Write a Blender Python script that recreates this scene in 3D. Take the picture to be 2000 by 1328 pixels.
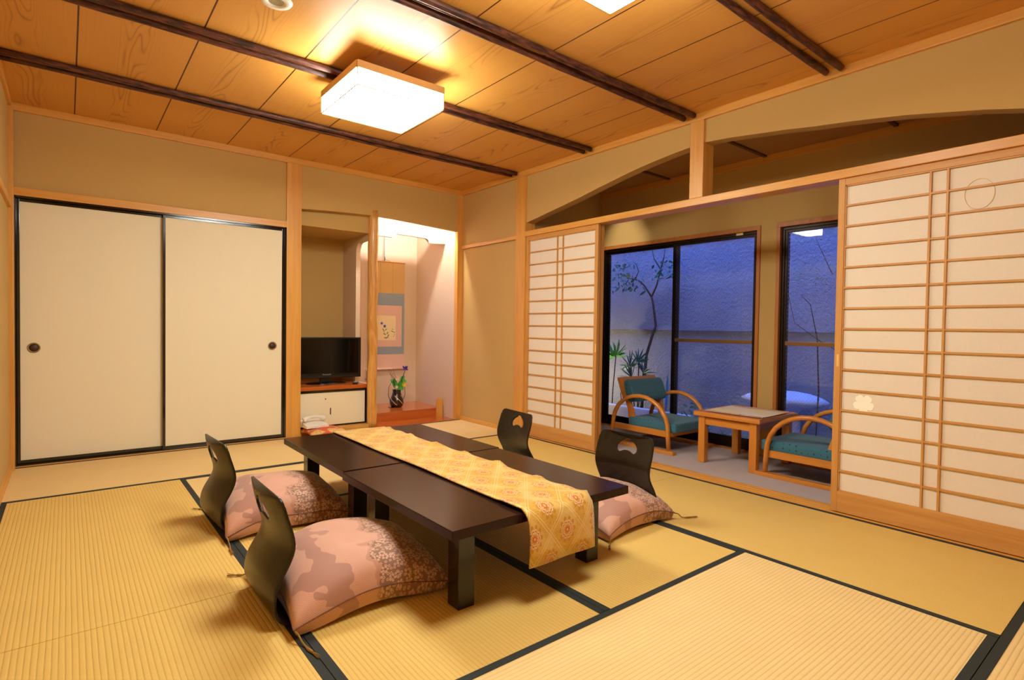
import bpy, bmesh, math, random
from mathutils import Vector, Matrix, geometry
random.seed(7)
for o in list(bpy.data.objects): bpy.data.objects.remove(o)
S = bpy.context.scene
COL = S.collection
PI = math.pi

# ------------------------------------------------------------------ camera
cam_d = bpy.data.cameras.new('camera'); cam = bpy.data.objects.new('camera', cam_d); COL.objects.link(cam)
cam_d.sensor_fit = 'HORIZONTAL'; cam_d.sensor_width = 36.0
cam_d.lens = 1083.99 * 36.0 / 2000.0
cam_d.clip_start = 0.02; cam_d.clip_end = 200
_yaw, _pit, _rol = math.radians(38.74869), math.radians(-1.28609), math.radians(0.84082)
_f = Vector((math.sin(_yaw)*math.cos(_pit), math.cos(_yaw)*math.cos(_pit), math.sin(_pit)))
_r = Vector((math.cos(_yaw), -math.sin(_yaw), 0)); _u = _r.cross(_f)
_r2 = _r*math.cos(_rol) + _u*math.sin(_rol); _u2 = -_r*math.sin(_rol) + _u*math.cos(_rol)
cam.matrix_world = Matrix(((_r2.x, _u2.x, -_f.x, -3.2357), (_r2.y, _u2.y, -_f.y, -4.9025), (_r2.z, _u2.z, -_f.z, 0.9786), (0, 0, 0, 1)))
S.camera = cam

# ------------------------------------------------------------------ world, exposure
LAMP_COL = (0.97, 0.995, 0.90); LAMP_W = 22.5
TUBE_COL = (1.0, 0.99, 1.0); TUBE_W = 95.0
wd = bpy.data.worlds.new('dusk'); S.world = wd; wd.use_nodes = True
bg = wd.node_tree.nodes['Background']
bg.inputs[0].default_value = (0.10, 0.21, 1.0, 1); bg.inputs[1].default_value = 6.5
S.view_settings.view_transform = 'Standard'; S.view_settings.look = 'None'
S.view_settings.gamma = 1.0; S.view_settings.use_curve_mapping = False
S.view_settings.exposure = 1.0
S.cycles.use_denoising = True
S.cycles.max_bounces = 10; S.cycles.diffuse_bounces = 6; S.cycles.transparent_max_bounces = 16

# ------------------------------------------------------------------ materials
def lin(h):
    h = h.lstrip('#'); v = [int(h[i:i+2], 16)/255 for i in (0, 2, 4)]
    return tuple(x/12.92 if x <= .04045 else ((x+.055)/1.055)**2.4 for x in v) + (1,)

class NT:
    def __init__(s, name):
        s.mt = bpy.data.materials.new(name); s.mt.use_nodes = True; s.t = s.mt.node_tree
        s.b = s.t.nodes['Principled BSDF']; s.out = s.t.nodes['Material Output']
        s.tc = s.t.nodes.new('ShaderNodeTexCoord')
    def link(s, a, b):
        if hasattr(a, 'is_output'): s.t.links.new(a, b)
        else: b.default_value = a
    def node(s, ty, **kw):
        n = s.t.nodes.new(ty)
        for k, v in kw.items(): setattr(n, k, v)
        return n
    def m(s, op, a, b=None, c=None):
        n = s.node('ShaderNodeMath', operation=op); s.link(a, n.inputs[0])
        if b is not None: s.link(b, n.inputs[1])
        if c is not None: s.link(c, n.inputs[2])
        return n.outputs[0]
    def xyz(s, which='Object'):
        n = s.node('ShaderNodeSeparateXYZ'); s.t.links.new(s.tc.outputs[which], n.inputs[0]); return n.outputs
    def vec(s, x, y, z):
        n = s.node('ShaderNodeCombineXYZ')
        for i, v in enumerate((x, y, z)): s.link(v, n.inputs[i])
        return n.outputs[0]
    def scaled(s, sc, which='Object', loc=(0, 0, 0)):
        n = s.node('ShaderNodeMapping'); s.t.links.new(s.tc.outputs[which], n.inputs[0])
        n.inputs['Scale'].default_value = sc; n.inputs['Location'].default_value = loc; return n.outputs[0]
    def noise(s, v, scale=1.0, detail=2, rough=.5, dist=0):
        n = s.node('ShaderNodeTexNoise'); s.t.links.new(v, n.inputs['Vector'])
        n.inputs['Scale'].default_value = scale; n.inputs['Detail'].default_value = detail
        n.inputs['Roughness'].default_value = rough; n.inputs['Distortion'].default_value = dist
        return n.outputs[0]
    def vor(s, v, scale):
        n = s.node('ShaderNodeTexVoronoi'); s.t.links.new(v, n.inputs['Vector']); n.inputs['Scale'].default_value = scale; return n
    def mix(s, f, a, b):
        n = s.node('ShaderNodeMix', data_type='RGBA'); s.link(f, n.inputs[0]); s.link(a, n.inputs[6]); s.link(b, n.inputs[7]); return n.outputs[2]
    def step(s, v, lo, hi):
        n = s.node('ShaderNodeMapRange', interpolation_type='SMOOTHSTEP'); s.link(v, n.inputs[0])
        n.inputs[1].default_value = lo; n.inputs[2].default_value = hi; return n.outputs[0]
    def bump(s, h, strength=.3, dist=.002):
        n = s.node('ShaderNodeBump'); n.inputs['Strength'].default_value = strength; n.inputs['Distance'].default_value = dist
        s.link(h, n.inputs['Height']); s.t.links.new(n.outputs[0], s.b.inputs['Normal'])
    def col(s, c): s.link(c, s.b.inputs['Base Color'])
    def fin(s, rough=.5, metal=0, spec=.5, coat=0, sheen=0):
        s.b.inputs['Roughness'].default_value = rough; s.b.inputs['Metallic'].default_value = metal
        s.b.inputs['Specular IOR Level'].default_value = spec; s.b.inputs['Coat Weight'].default_value = coat
        s.b.inputs['Coat Roughness'].default_value = .12
        s.b.inputs['Sheen Weight'].default_value = sheen
        return s.mt

def plain(name, c, rough=.5, metal=0, var=.06, vs=30, spec=.5, coat=0, bumpy=0, sheen=0):
    n = NT(name); c = lin(c)
    v = n.noise(n.scaled((1, 1, 1)), vs, 3)
    n.col(n.mix(v, tuple(x*(1-var) for x in c[:3])+(1,), tuple(min(1, x*(1+var)) for x in c[:3])+(1,)))
    if bumpy: n.bump(v, bumpy, .002)
    return n.fin(rough, metal, spec, coat, sheen)

def wood(name, c1, c2, axis, rough=.38, g=22, coat=0, contrast=1.0):
    n = NT(name)
    sc = [g, g, g]; sc['xyz'.index(axis)] = g*.05
    v = n.noise(n.scaled(tuple(sc)), 1.0, 4, .6, .6)
    sc2 = [g*7, g*7, g*7]; sc2['xyz'.index(axis)] = g*.2
    w = n.noise(n.scaled(tuple(sc2)), 1.0, 2)
    f = n.step(n.m('ADD', n.m('MULTIPLY', v, .75), n.m('MULTIPLY', w, .25)), .5-.22/contrast, .5+.22/contrast)
    n.col(n.mix(f, lin(c1), lin(c2))); n.bump(w, .08, .001)
    return n.fin(rough, 0, .45, coat)

H1, H2 = '#dfa752', '#cf9140'
HX = wood('hinoki_x', H1, H2, 'x'); HY = wood('hinoki_y', H1, H2, 'y'); HZ = wood('hinoki_z', H1, H2, 'z')
S1, S2 = '#cf9a55', '#bf8542'
SY = wood('cedar_lattice_y', S1, S2, 'y', .5); SZ = wood('cedar_lattice_z', S1, S2, 'z', .5)
RX = wood('red_board_x', '#c3692a', '#aa511c', 'x', .22, 14, .3)
OX = wood('orange_oak_x', '#d98f3c', '#c67a2b', 'x', .3, 20, .25)
OY = wood('orange_oak_y', '#d98f3c', '#c67a2b', 'y', .3, 20, .25)
OZ = wood('orange_oak_z', '#d98f3c', '#c67a2b', 'z', .3, 20, .25)
LACQ = plain('black_lacquer', '#0d0a09', .12, 0, .2, 20, .5, .6)
TABLE = NT('dark_brown_lacquer_wood')
_v = TABLE.noise(TABLE.scaled((60, 3, 60)), 1, 4, .6)
TABLE.col(TABLE.mix(_v, lin('#1c0e0b'), lin('#2e1813'))); TABLE.bump(_v, .03, .001); TABLE = TABLE.fin(.22, 0, .2, 0)
TLEG = plain('dark_lacquer_leg', '#120b09', .22, 0, .2, 10, .5, .3)
ZAI = NT('ebonised_plywood')
_v = ZAI.noise(ZAI.scaled((9, 9, 2)), 2.0, 3, .5, 2.5)
_l = ZAI.m('POWER', ZAI.m('ABSOLUTE', ZAI.m('SINE', ZAI.m('MULTIPLY', _v, 70.0))), 3.0)
ZAI.col(ZAI.mix(_l, lin('#0c0805'), lin('#2d2216'))); ZAI.bump(_l, .12, .001); ZAI = ZAI.fin(.3, 0, .4, 0)

PLAS = NT('sand_plaster'); _p = PLAS.noise(PLAS.scaled((1, 1, 1)), 220, 3)
PLAS.col(PLAS.mix(_p, lin('#bf9d60'), lin('#c8a769'))); PLAS.bump(_p, .12, .001); PLAS = PLAS.fin(.9, 0, .2)
PLAS2 = NT('alcove_plaster'); _p = PLAS2.noise(PLAS2.scaled((1, 1, 1)), 220, 3)
PLAS2.col(PLAS2.mix(_p, lin('#cbb498'), lin('#d4bda2'))); PLAS2.bump(_p, .12, .001); PLAS2 = PLAS2.fin(.9, 0, .2)
FPAP = plain('fusuma_paper', '#e9e0c4', .75, 0, .015, 60, .3)
SPAP = NT('shoji_paper'); _p = SPAP.noise(SPAP.scaled((1, 1, 1)), 90, 4)
SPAP.col(SPAP.mix(_p, lin('#dfd3c2'), lin('#e6dbca')))
SPAP.b.inputs['Subsurface Weight'].default_value = 0
SPAP = SPAP.fin(.8, 0, .3)
BRONZE = plain('bronze_aluminium', '#2a1c12', .35, .6, .1, 20)
RAILM = plain('rail_aluminium', '#8a6236', .4, .5, .1, 20)
CARPET = NT('mauve_carpet'); _p = CARPET.noise(CARPET.scaled((1, 1, 1)), 330, 3)
CARPET.col(CARPET.mix(_p, lin('#a79b9a'), lin('#cabdba'))); CARPET.bump(_p, .5, .003); CARPET = CARPET.fin(.95, 0, .1)
WHITE = plain('white_plastic', '#e8e4da', .35, 0, .02, 10)
BLACKP = plain('black_plastic', '#0b0b0c', .3, 0, .1, 10)
GLOSSB = plain('tv_screen', '#070707', .12, 0, .05, 4, .4)
GREYP = plain('grey_buttons', '#9a9a94', .4, 0, .1, 80)

# ceiling boards
n = NT('cedar_ceiling_boards'); X, Y, Z = n.xyz()
u = n.m('DIVIDE', n.m('ADD', X, 3.19), .476); pid = n.m('FLOOR', u); fr = n.m('SUBTRACT', n.m('FRACT', u), .5)
fo = n.m('ADD', fr, n.m('MULTIPLY', n.m('SINE', n.m('MULTIPLY', pid, 2.3)), .07))
nz = n.noise(n.vec(n.m('ADD', n.m('MULTIPLY', fo, 2.6), n.m('MULTIPLY', pid, 7.3)), n.m('ADD', n.m('MULTIPLY', Y, .72), n.m('MULTIPLY', pid, 3.7)), 0.0), 1.0, 2, .45, .3)
h = n.m('ADD', n.m('MULTIPLY', n.m('MULTIPLY', fo, fo), 34.0), n.m('MULTIPLY', nz, 5.0))
l = n.m('POWER', n.m('SUBTRACT', 1.0, n.m('ABSOLUTE', n.m('SUBTRACT', n.m('MULTIPLY', n.m('FRACT', n.m('MULTIPLY', h, 3.0)), 2.0), 1.0))), 5.0)
mk = n.m('EXPONENT', n.m('MULTIPLY', n.m('MULTIPLY', fo, fo), -70.0))
fib = n.noise(n.vec(n.m('MULTIPLY', X, 160.0), n.m('MULTIPLY', Y, 1.5), 0.0), 1.0, 3)
base = n.mix(fib, lin('#cd9243'), lin('#d9a04e'))
c1 = n.mix(n.m('MULTIPLY', n.m('MULTIPLY', l, mk), .65), base, lin('#854713'))
gr = n.m('GREATER_THAN', n.m('ABSOLUTE', fr), .4925)
c2 = n.mix(gr, c1, lin('#4f2410')); n.col(c2); n.bump(n.m('SUBTRACT', 1.0, gr), .6, .006)
CEIL = n.fin(.42, 0, .32)

# tatami, weave ribs running along x or y
def tatami(name, axis, ca, cb):
    n = NT(name); X, Y, Z = n.xyz(); a, b = (Y, X) if axis == 'x' else (X, Y)
    jit = n.noise(n.vec(n.m('MULTIPLY', a, 40.0), n.m('MULTIPLY', b, 3.0), 0.0), 1.0, 2)
    ph = n.m('ADD', n.m('DIVIDE', a, .0155), n.m('MULTIPLY', jit, .35))
    rib = n.m('ABSOLUTE', n.m('SUBTRACT', n.m('MULTIPLY', n.m('FRACT', ph), 2.0), 1.0))
    groove = n.step(rib, .62, 1.0)
    straw = n.noise(n.vec(n.m('MULTIPLY', a, 55.0), n.m('MULTIPLY', b, 420.0), 0.0), 1.0, 3)
    blot = n.noise(n.scaled((1, 1, 1)), 5.0, 3)
    base = n.mix(n.m('ADD', n.m('MULTIPLY', straw, .6), n.m('MULTIPLY', blot, .4)), lin(ca), lin(cb))
    n.col(n.mix(n.m('MULTIPLY', groove, .22), base, lin('#8a6428')))
    n.bump(n.m('ADD', n.m('MULTIPLY', n.m('SUBTRACT', 1.0, n.m('POWER', rib, 3.0)), 1.0), n.m('MULTIPLY', straw, .35)), .45, .003)
    return n.fin(.62, 0, .35)
TATX = tatami('tatami_rush_x', 'x', '#d8b777', '#eacf94'); TATY = tatami('tatami_rush_y', 'y', '#cfab57', '#e0bf6f')
n = NT('tatami_border_cloth'); w = n.noise(n.scaled((500, 500, 500)), 1, 2)
n.col(n.mix(w, lin('#1d211f'), lin('#343a38'))); n.bump(w, .2, .001); HERI = n.fin(.75, 0, .3)

# floral zabuton brocade
n = NT('zabuton_brocade'); X, Y, Z = n.xyz()
w1 = n.noise(n.vec(n.m('MULTIPLY', X, 5.5), n.m('MULTIPLY', Y, 9.0), n.m('MULTIPLY', Z, 9.0)), 1.0, 2, .5)
t = n.m('ADD', X, n.m('MULTIPLY', n.m('SUBTRACT', w1, .5), .34))
band = lambda a, b: n.m('MULTIPLY', n.m('GREATER_THAN', t, a), n.m('LESS_THAN', t, b))
sy = n.m('ADD', n.m('MULTIPLY', Y, 1.0), n.m('MULTIPLY', Z, .8))
ck = n.m('MODULO', n.m('ADD', n.m('FLOOR', n.m('MULTIPLY', X, 42.0)), n.m('ADD', n.m('FLOOR', n.m('MULTIPLY', sy, 42.0)), 400.0)), 2.0)
da = n.m('FRACT', n.m('MULTIPLY', n.m('ADD', X, sy), 150.0)); db = n.m('FRACT', n.m('MULTIPLY', n.m('SUBTRACT', X, sy), 150.0))
lat = n.m('GREATER_THAN', n.m('ADD', n.m('MULTIPLY', ck, da), n.m('MULTIPLY', n.m('SUBTRACT', 1.0, ck), db)), .6)
def flowers(scale, pr):
    v = n.vor(n.vec(X, sy, 0.0), scale); v.voronoi_dimensions = '2D'; v.inputs['Randomness'].default_value = .75
    d = n.node('ShaderNodeVectorMath', operation='SUBTRACT'); cc = n.vec(X, sy, 0.0)
    n.t.links.new(cc, d.inputs[0])
    n.t.links.new(v.outputs['Position'], d.inputs[1])
    sp = n.node('ShaderNodeSeparateXYZ'); n.t.links.new(d.outputs[0], sp.inputs[0])
    r = n.m('MULTIPLY', n.m('SQRT', n.m('ADD', n.m('MULTIPLY', sp.outputs[0], sp.outputs[0]), n.m('MULTIPLY', sp.outputs[1], sp.outputs[1]))), scale)
    th = n.m('ADD', n.m('ARCTAN2', sp.outputs[1], sp.outputs[0]), 7.0)
    a = n.m('MULTIPLY', n.m('SUBTRACT', n.m('FRACT', n.m('DIVIDE', th, 2*PI/5)), .5), 2*PI/5)
    dx = n.m('SUBTRACT', n.m('MULTIPLY', r, n.m('COSINE', a)), pr); dy = n.m('MULTIPLY', r, n.m('SINE', a))
    return n.m('LESS_THAN', n.m('ADD', n.m('MULTIPLY', dx, dx), n.m('MULTIPLY', dy, dy)), .014)
fl = n.m('MAXIMUM', flowers(27.0, .25), flowers(58.0, .22))
cL = n.mix(lat, lin('#c08b76'), lin('#d2a38c'))
cF = n.mix(fl, lin('#8c6450'), lin('#cba089'))
c = n.mix(band(-.185, -.09), cL, lin('#aa7b6c'))
c = n.mix(n.m('GREATER_THAN', t, .035), c, cF)
c = n.mix(band(.035, .05), c, lin('#b98470'))
n.col(c); n.bump(n.m('ADD', lat, n.noise(n.scaled((600, 600, 600)), 1, 2)), .1, .0008)
ZAB = n.fin(.62, 0, .3, 0, .3)
CORD = plain('tassel_cord', '#8f6a24', .7, 0, .3, 120)
PIPE = plain('zabuton_piping', '#6e463a', .7, 0, .2, 90)

# gold brocade runner (UV in metres)
n = NT('gold_brocade'); X, Y, Z = n.xyz('UV')
P_ = .20
gx = n.m('DIVIDE', X, P_*.82); gy = n.m('DIVIDE', Y, P_)
a1 = n.m('FRACT', n.m('ADD', gx, gy)); a2 = n.m('FRACT', n.m('SUBTRACT', gx, gy))
def near(a, c, w): return n.m('LESS_THAN', n.m('ABSOLUTE', n.m('SUBTRACT', a, c)), w)
latt = n.m('MAXIMUM', n.m('MAXIMUM', near(a1, .08, .014), near(a1, .16, .014)), n.m('MAXIMUM', near(a2, .08, .014), near(a2, .16, .014)))
b1 = n.m('SUBTRACT', a1, .62); b2 = n.m('SUBTRACT', a2, .62)
fx = n.m('ADD', b1, b2); fy = n.m('SUBTRACT', b1, b2)
rr = n.m('SQRT', n.m('ADD', n.m('MULTIPLY', fx, fx), n.m('MULTIPLY', fy, fy))); th = n.m('ARCTAN2', fy, fx)
pet = n.m('ABSOLUTE', n.m('COSINE', n.m('MULTIPLY', th, 5.0)))
rp = n.m('MULTIPLY', rr, n.m('SUBTRACT', 1.25, n.m('MULTIPLY', pet, .3)))
sc_ = n.noise(n.vec(n.m('MULTIPLY', X, 90.0), n.m('MULTIPLY', Y, 90.0), 0.0), 1.0, 3, .7, 3.0)
curl = n.step(sc_, .47, .53)
thr = n.noise(n.vec(n.m('MULTIPLY', X, 900.0), n.m('MULTIPLY', Y, 250.0), 0.0), 1.0, 2)
c = n.mix(curl, lin('#c99525'), lin('#ddb44a'))
big = n.noise(n.vec(n.m('MULTIPLY', X, 11.0), n.m('MULTIPLY', Y, 11.0), 0.0), 1.0, 1)
c = n.mix(n.m('MULTIPLY', n.step(big, .42, .6), .6), c, lin('#e4ca86'))
c = n.mix(n.m('MULTIPLY', latt, .8), c, lin('#e9d29a'))
c = n.mix(n.m('MULTIPLY', n.m('LESS_THAN', rp, .47), n.step(pet, .2, .8)), c, lin('#c9892c'))
c = n.mix(n.m('MULTIPLY', n.m('MULTIPLY', n.m('LESS_THAN', rp, .34), n.m('GREATER_THAN', rp, .19)), n.step(pet, .25, .7)), c, lin('#ead3b0'))
c = n.mix(n.m('MULTIPLY', n.m('MULTIPLY', n.m('LESS_THAN', rp, .29), n.m('GREATER_THAN', rp, .235)), pet), c, lin('#b9502f'))
c = n.mix(n.m('LESS_THAN', rp, .13), c, lin('#c4562e'))
c = n.mix(n.m('LESS_THAN', rp, .05), c, lin('#e9c77a'))
n.col(n.mix(n.m('MULTIPLY', thr, .35), c, lin('#b98a1c'))); n.bump(n.m('ADD', curl, n.m('MULTIPLY', thr, .7)), .25, .0012)
BROC = n.fin(.42, .15, .5, 0, .2)
RBACK = plain('runner_lining', '#7a4a32', .7)

# teal upholstery with dots
n = NT('teal_upholstery'); v = n.vor(n.scaled((1, 1, 1)), 26.0); v.inputs['Randomness'].default_value = .25
dt = n.m('LESS_THAN', v.outputs['Distance'], .15); w = n.noise(n.scaled((1, 1, 1)), 300, 2)
n.col(n.mix(dt, n.mix(w, lin('#35657a'), lin('#437a8c')), lin('#1b3f4a'))); n.bump(w, .2, .001); TEAL = n.fin(.8, 0, .2, 0, .2)

# garden
n = NT('rough_render_wall'); v = n.noise(n.scaled((1, 1, 1)), 34, 5, .6); v2 = n.noise(n.scaled((1, 1, 1)), 3, 2)
n.col(n.mix(v2, lin('#80848c'), lin('#989ca4'))); n.bump(v, 1.0, .03); GWALL = n.fin(.9, 0, .2)
SOIL = plain('garden_soil', '#3a352c', .95, 0, .3, 20, .2, 0, .6)
STONE = plain('pale_stone', '#b8bcc0', .85, 0, .15, 14, .2, 0, .5)
LEAF = plain('leaf_green', '#46a03c', .45, 0, .3, 12)
LEAFD = plain('leaf_dark', '#2a6650', .45, 0, .3, 12)
BARK = plain('bark', '#4a3a30', .85, 0, .3, 30, .2)
n = NT('bamboo_bark_pole'); v = n.noise(n.scaled((10, 60, 60)), 1.0, 4, .65, .5)
n.col(n.mix(n.step(v, .35, .68), lin('#2a120d'), lin('#6e3b28'))); n.bump(v, .3, .002); POLE = n.fin(.5, 0, .4)
n = NT('stripped_log'); v = n.noise(n.scaled((30, 30, 2.5)), 1.0, 4, .6, 1.2); v2 = n.noise(n.scaled((14, 14, 6)), 1.0, 2)
n.col(n.mix(n.step(v, .35, .65), lin('#c4863a'), lin('#dda85e'))); n.bump(n.m('ADD', v, v2), .8, .01); LOG = n.fin(.35, 0, .5, .2)

# wired glass
n = NT('wired_glass'); X, Y, Z = n.xyz()
s1 = n.m('FRACT', n.m('MULTIPLY', n.m('ADD', Y, n.m('MULTIPLY', Z, .85)), 38.0)); s2 = n.m('FRACT', n.m('MULTIPLY', n.m('SUBTRACT', Y, n.m('MULTIPLY', Z, .85)), 38.0))
wire = n.m('MAXIMUM', n.m('LESS_THAN', s1, .035), n.m('LESS_THAN', s2, .035))
tr = n.node('ShaderNodeBsdfTransparent'); gl = n.node('ShaderNodeBsdfGlossy'); gl.inputs['Roughness'].default_value = .01
fz = n.node('ShaderNodeFresnel'); fz.inputs[0].default_value = 1.35
mx = n.node('ShaderNodeMixShader'); n.t.links.new(fz.outputs[0], mx.inputs[0]); n.t.links.new(tr.outputs[0], mx.inputs[1]); n.t.links.new(gl.outputs[0], mx.inputs[2])
wb = n.node('ShaderNodeBsdfPrincipled'); wb.inputs['Base Color'].default_value = lin('#a9b0c4'); wb.inputs['Metallic'].default_value = .6; wb.inputs['Roughness'].default_value = .4
mx2 = n.node('ShaderNodeMixShader'); n.t.links.new(n.m('MULTIPLY', wire, .55), mx2.inputs[0]); n.t.links.new(mx.outputs[0], mx2.inputs[1]); n.t.links.new(wb.outputs[0], mx2.inputs[2])
n.t.links.new(mx2.outputs[0], n.out.inputs[0]); GLASS = bpy.data.materials['wired_glass']

def emis(name, c, w):
    m = bpy.data.materials.new(name); m.use_nodes = True; b = m.node_tree.nodes['Principled BSDF']
    b.inputs['Base Color'].default_value = c + (1,); b.inputs['Emission Color'].default_value = c + (1,)
    b.inputs['Emission Strength'].default_value = w; return m
LAMPM = emis('lit_lamp_shade', LAMP_COL, LAMP_W)
TUBEM = emis('lit_fluorescent_tube', TUBE_COL, TUBE_W)

# ------------------------------------------------------------------ mesh helpers
class MB:
    def __init__(s): s.bm = bmesh.new(); s.uv = None
    def box(s, x0, x1, y0, y1, z0, z1, bev=0, seg=2, rot=None):
        vs = [s.bm.verts.new(v) for v in ((x0, y0, z0), (x1, y0, z0), (x1, y1, z0), (x0, y1, z0), (x0, y0, z1), (x1, y0, z1), (x1, y1, z1), (x0, y1, z1))]
        fs = [s.bm.faces.new([vs[i] for i in q]) for q in ((3, 2, 1, 0), (4, 5, 6, 7), (0, 1, 5, 4), (1, 2, 6, 5), (2, 3, 7, 6), (3, 0, 4, 7))]
        if rot is not None:
            c = Vector(((x0+x1)/2, (y0+y1)/2, (z0+z1)/2))
            for v in vs: v.co = rot @ (v.co-c) + c
        if bev: bmesh.ops.bevel(s.bm, geom=list({e for f in fs for e in f.edges}), offset=bev, segments=seg, profile=.7, affect='EDGES')
        return s
    def tube(s, pts, rad, n=10, cap=True, sx=1.0):
        pts = [Vector(p) for p in pts]; rs = rad if isinstance(rad, (list, tuple)) else [rad]*len(pts)
        rings = []; T = (pts[1]-pts[0]).normalized(); ref = Vector((0, 0, 1)) if abs(T.z) < .9 else Vector((1, 0, 0)); N = T.cross(ref).normalized()
        for i, p in enumerate(pts):
            T = (pts[min(i+1, len(pts)-1)]-pts[max(i-1, 0)]).normalized(); N = (N-T*N.dot(T)).normalized(); B = T.cross(N)
            rings.append([s.bm.verts.new(p+(N*math.cos(2*PI*k/n)*sx+B*math.sin(2*PI*k/n))*rs[i]) for k in range(n)])
        for a, b in zip(rings, rings[1:]):
            for k in range(n): s.bm.faces.new((a[k], a[(k+1) % n], b[(k+1) % n], b[k])).smooth = True
        if cap: s.bm.faces.new(rings[0][::-1]); s.bm.faces.new(rings[-1])
        return s
    def lathe(s, prof, c=(0, 0, 0), n=32, ax='z', sx=1):
        rings = []
        for r, h in prof:
            ring = []
            for k in range(n):
                a = 2*PI*k/n; p = (r*math.cos(a)*sx, r*math.sin(a), h)
                if ax == 'y': p = (p[0], h, p[1])
                if ax == 'x': p = (h, p[0], p[1])
                ring.append(s.bm.verts.new(Vector(c)+Vector(p)))
            rings.append(ring)
        for a, b in zip(rings, rings[1:]):
            for k in range(n): s.bm.faces.new((a[k], a[(k+1) % n], b[(k+1) % n], b[k])).smooth = True
        s.bm.faces.new(rings[0][::-1]); s.bm.faces.new(rings[-1]); return s
    def prism(s, pts, a0, a1, ax):
        def P(q, h): return {'x': (h, q[0], q[1]), 'y': (q[0], h, q[1]), 'z': (q[0], q[1], h)}[ax]
        A = [s.bm.verts.new(P(q, a0)) for q in pts]; B = [s.bm.verts.new(P(q, a1)) for q in pts]
        s.bm.faces.new(A); s.bm.faces.new(B[::-1])
        for i in range(len(pts)): j = (i+1) % len(pts); s.bm.faces.new((A[j], A[i], B[i], B[j]))
        return s
    def poly(s, pts, smooth=False):
        f = s.bm.faces.new([s.bm.verts.new(p) for p in pts]); f.smooth = smooth; return s
    def build(s, name, mat, parent=None, mods=()):
        bmesh.ops.recalc_face_normals(s.bm, faces=s.bm.faces)
        me = bpy.data.meshes.new(name); s.bm.to_mesh(me); s.bm.free(); me.materials.append(mat)
        o = bpy.data.objects.new(name, me); COL.objects.link(o)
        if parent is not None: o.parent = parent
        for ty, kw in mods:
            md = o.modifiers.new(ty.lower(), ty)
            for k, v in kw.items(): setattr(md, k, v)
        return o

def B(name, mat, parent, *a, bev=0, **k): return MB().box(*a, bev=bev, **k).build(name, mat, parent)
def empty(name, loc=(0, 0, 0), rz=0):
    o = bpy.data.objects.new(name, None); COL.objects.link(o); o.location = loc; o.rotation_euler = (0, 0, rz); o.empty_display_size = .1; return o
def tag(o, label=None, cat=None, group=None, kind=None):
    if label: o['label'] = label
    if cat: o['category'] = cat
    if group: o['group'] = group
    if kind: o['kind'] = kind
    return o
def st(o, label=None, cat=None): return tag(o, label, cat, None, 'structure')
def dup(root, loc, rz=None):
    r = root.copy(); COL.objects.link(r); r.location = loc
    if rz is not None: r.rotation_euler = (0, 0, rz)
    for ch in list(root.children):
        c = ch.copy(); COL.objects.link(c); c.parent = r
        for g in list(ch.children):
            d = g.copy(); COL.objects.link(d); d.parent = c
    return r

W = -3.515; YR = -5.42; CZ = 2.40
# ------------------------------------------------------------------ floor with its mats
fl = B('floor', plain('subfloor', '#6a5030', .8), None, W-.1, 0.0, YR-.1, .0, -.12, -.012); st(fl, 'tatami floor of straw mats with black cloth borders', 'floor')
def mat_(x0, x1, y0, y1, ax):
    g = .0012
    m = B('tatami_mat', TATX if ax == 'x' else TATY, fl, x0+g, x1-g, y0+g, y1-g, -.012, 0, bev=.0015)
    hw = .028
    for k in (0, 1):
        if ax == 'x':
            yy = (y0+g, y0+hw) if k == 0 else (y1-hw, y1-g); B('cloth_border', HERI, m, x0+g, x1-g, yy[0], yy[1], -.011, .0015, bev=.0007)
        else:
            xx = (x0+g, x0+hw) if k == 0 else (x1-hw, x1-g); B('cloth_border', HERI, m, xx[0], xx[1], y0+g, y1-g, -.011, .0015, bev=.0007)
xs = [W, -2.66, -1.783, -.895, 0]; ys = [0, -.925, -1.83, -2.715, -3.63, -4.515, YR]
mat_(W, xs[2], ys[1], 0, 'x'); mat_(xs[2], 0, ys[1], 0, 'x')
mat_(W, xs[1], ys[3], ys[1], 'y'); mat_(W, xs[1], ys[5], ys[3], 'y')
mat_(xs[3], 0, ys[3], ys[1], 'y'); mat_(xs[3], 0, ys[5], ys[3], 'y')
mat_(xs[1], xs[3], ys[2], ys[1], 'x'); mat_(xs[1], xs[2], ys[4], ys[2], 'y'); mat_(xs[2], xs[3], ys[4], ys[2], 'y')
mat_(xs[1], xs[3], ys[5], ys[4], 'x'); mat_(W, xs[2], YR, ys[5], 'x'); mat_(xs[2], 0, YR, ys[5], 'x')

# ------------------------------------------------------------------ ceiling
ce = B('ceiling', CEIL, None, W-.1, .02, YR-.1, .02, CZ, CZ+.05); st(ce, 'cedar board ceiling with cathedral grain', 'ceiling')
for yc in (-.897, -1.817, -2.737, -3.625, -4.54):
    for d in (-.037, .037):
        pts = [(x, yc+d+.0025*math.sin(x*3.1+yc), CZ-.0185) for x in [W+i*(-.03-W)/24 for i in range(25)]]
        MB().tube(pts, [.0175+.0012*math.sin(i*1.7+yc*5) for i in range(25)], 12).build('round_batten', POLE, ce)
# ------------------------------------------------------------------ back wall
wb_ = MB(); wb_.box(W, -1.77, .02, .12, 1.85, CZ)
arc = [(-1.65, 1.981), (-1.5, 1.991), (-1.35, 1.999), (-1.19, 2.006), (-1.03, 2.010), (-.9, 2.010), (-.775, 2.008), (-.6, 2.001), (-.5, 1.996), (-.26, 1.984), (-.045, 1.972)]
wb_.prism(arc+[(-.045, CZ), (-1.65, CZ)], .012, .055, 'y')
wall = wb_.build('wall_back', PLAS); st(wall, 'sand plaster wall over the fusuma and the alcoves', 'wall')
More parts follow.
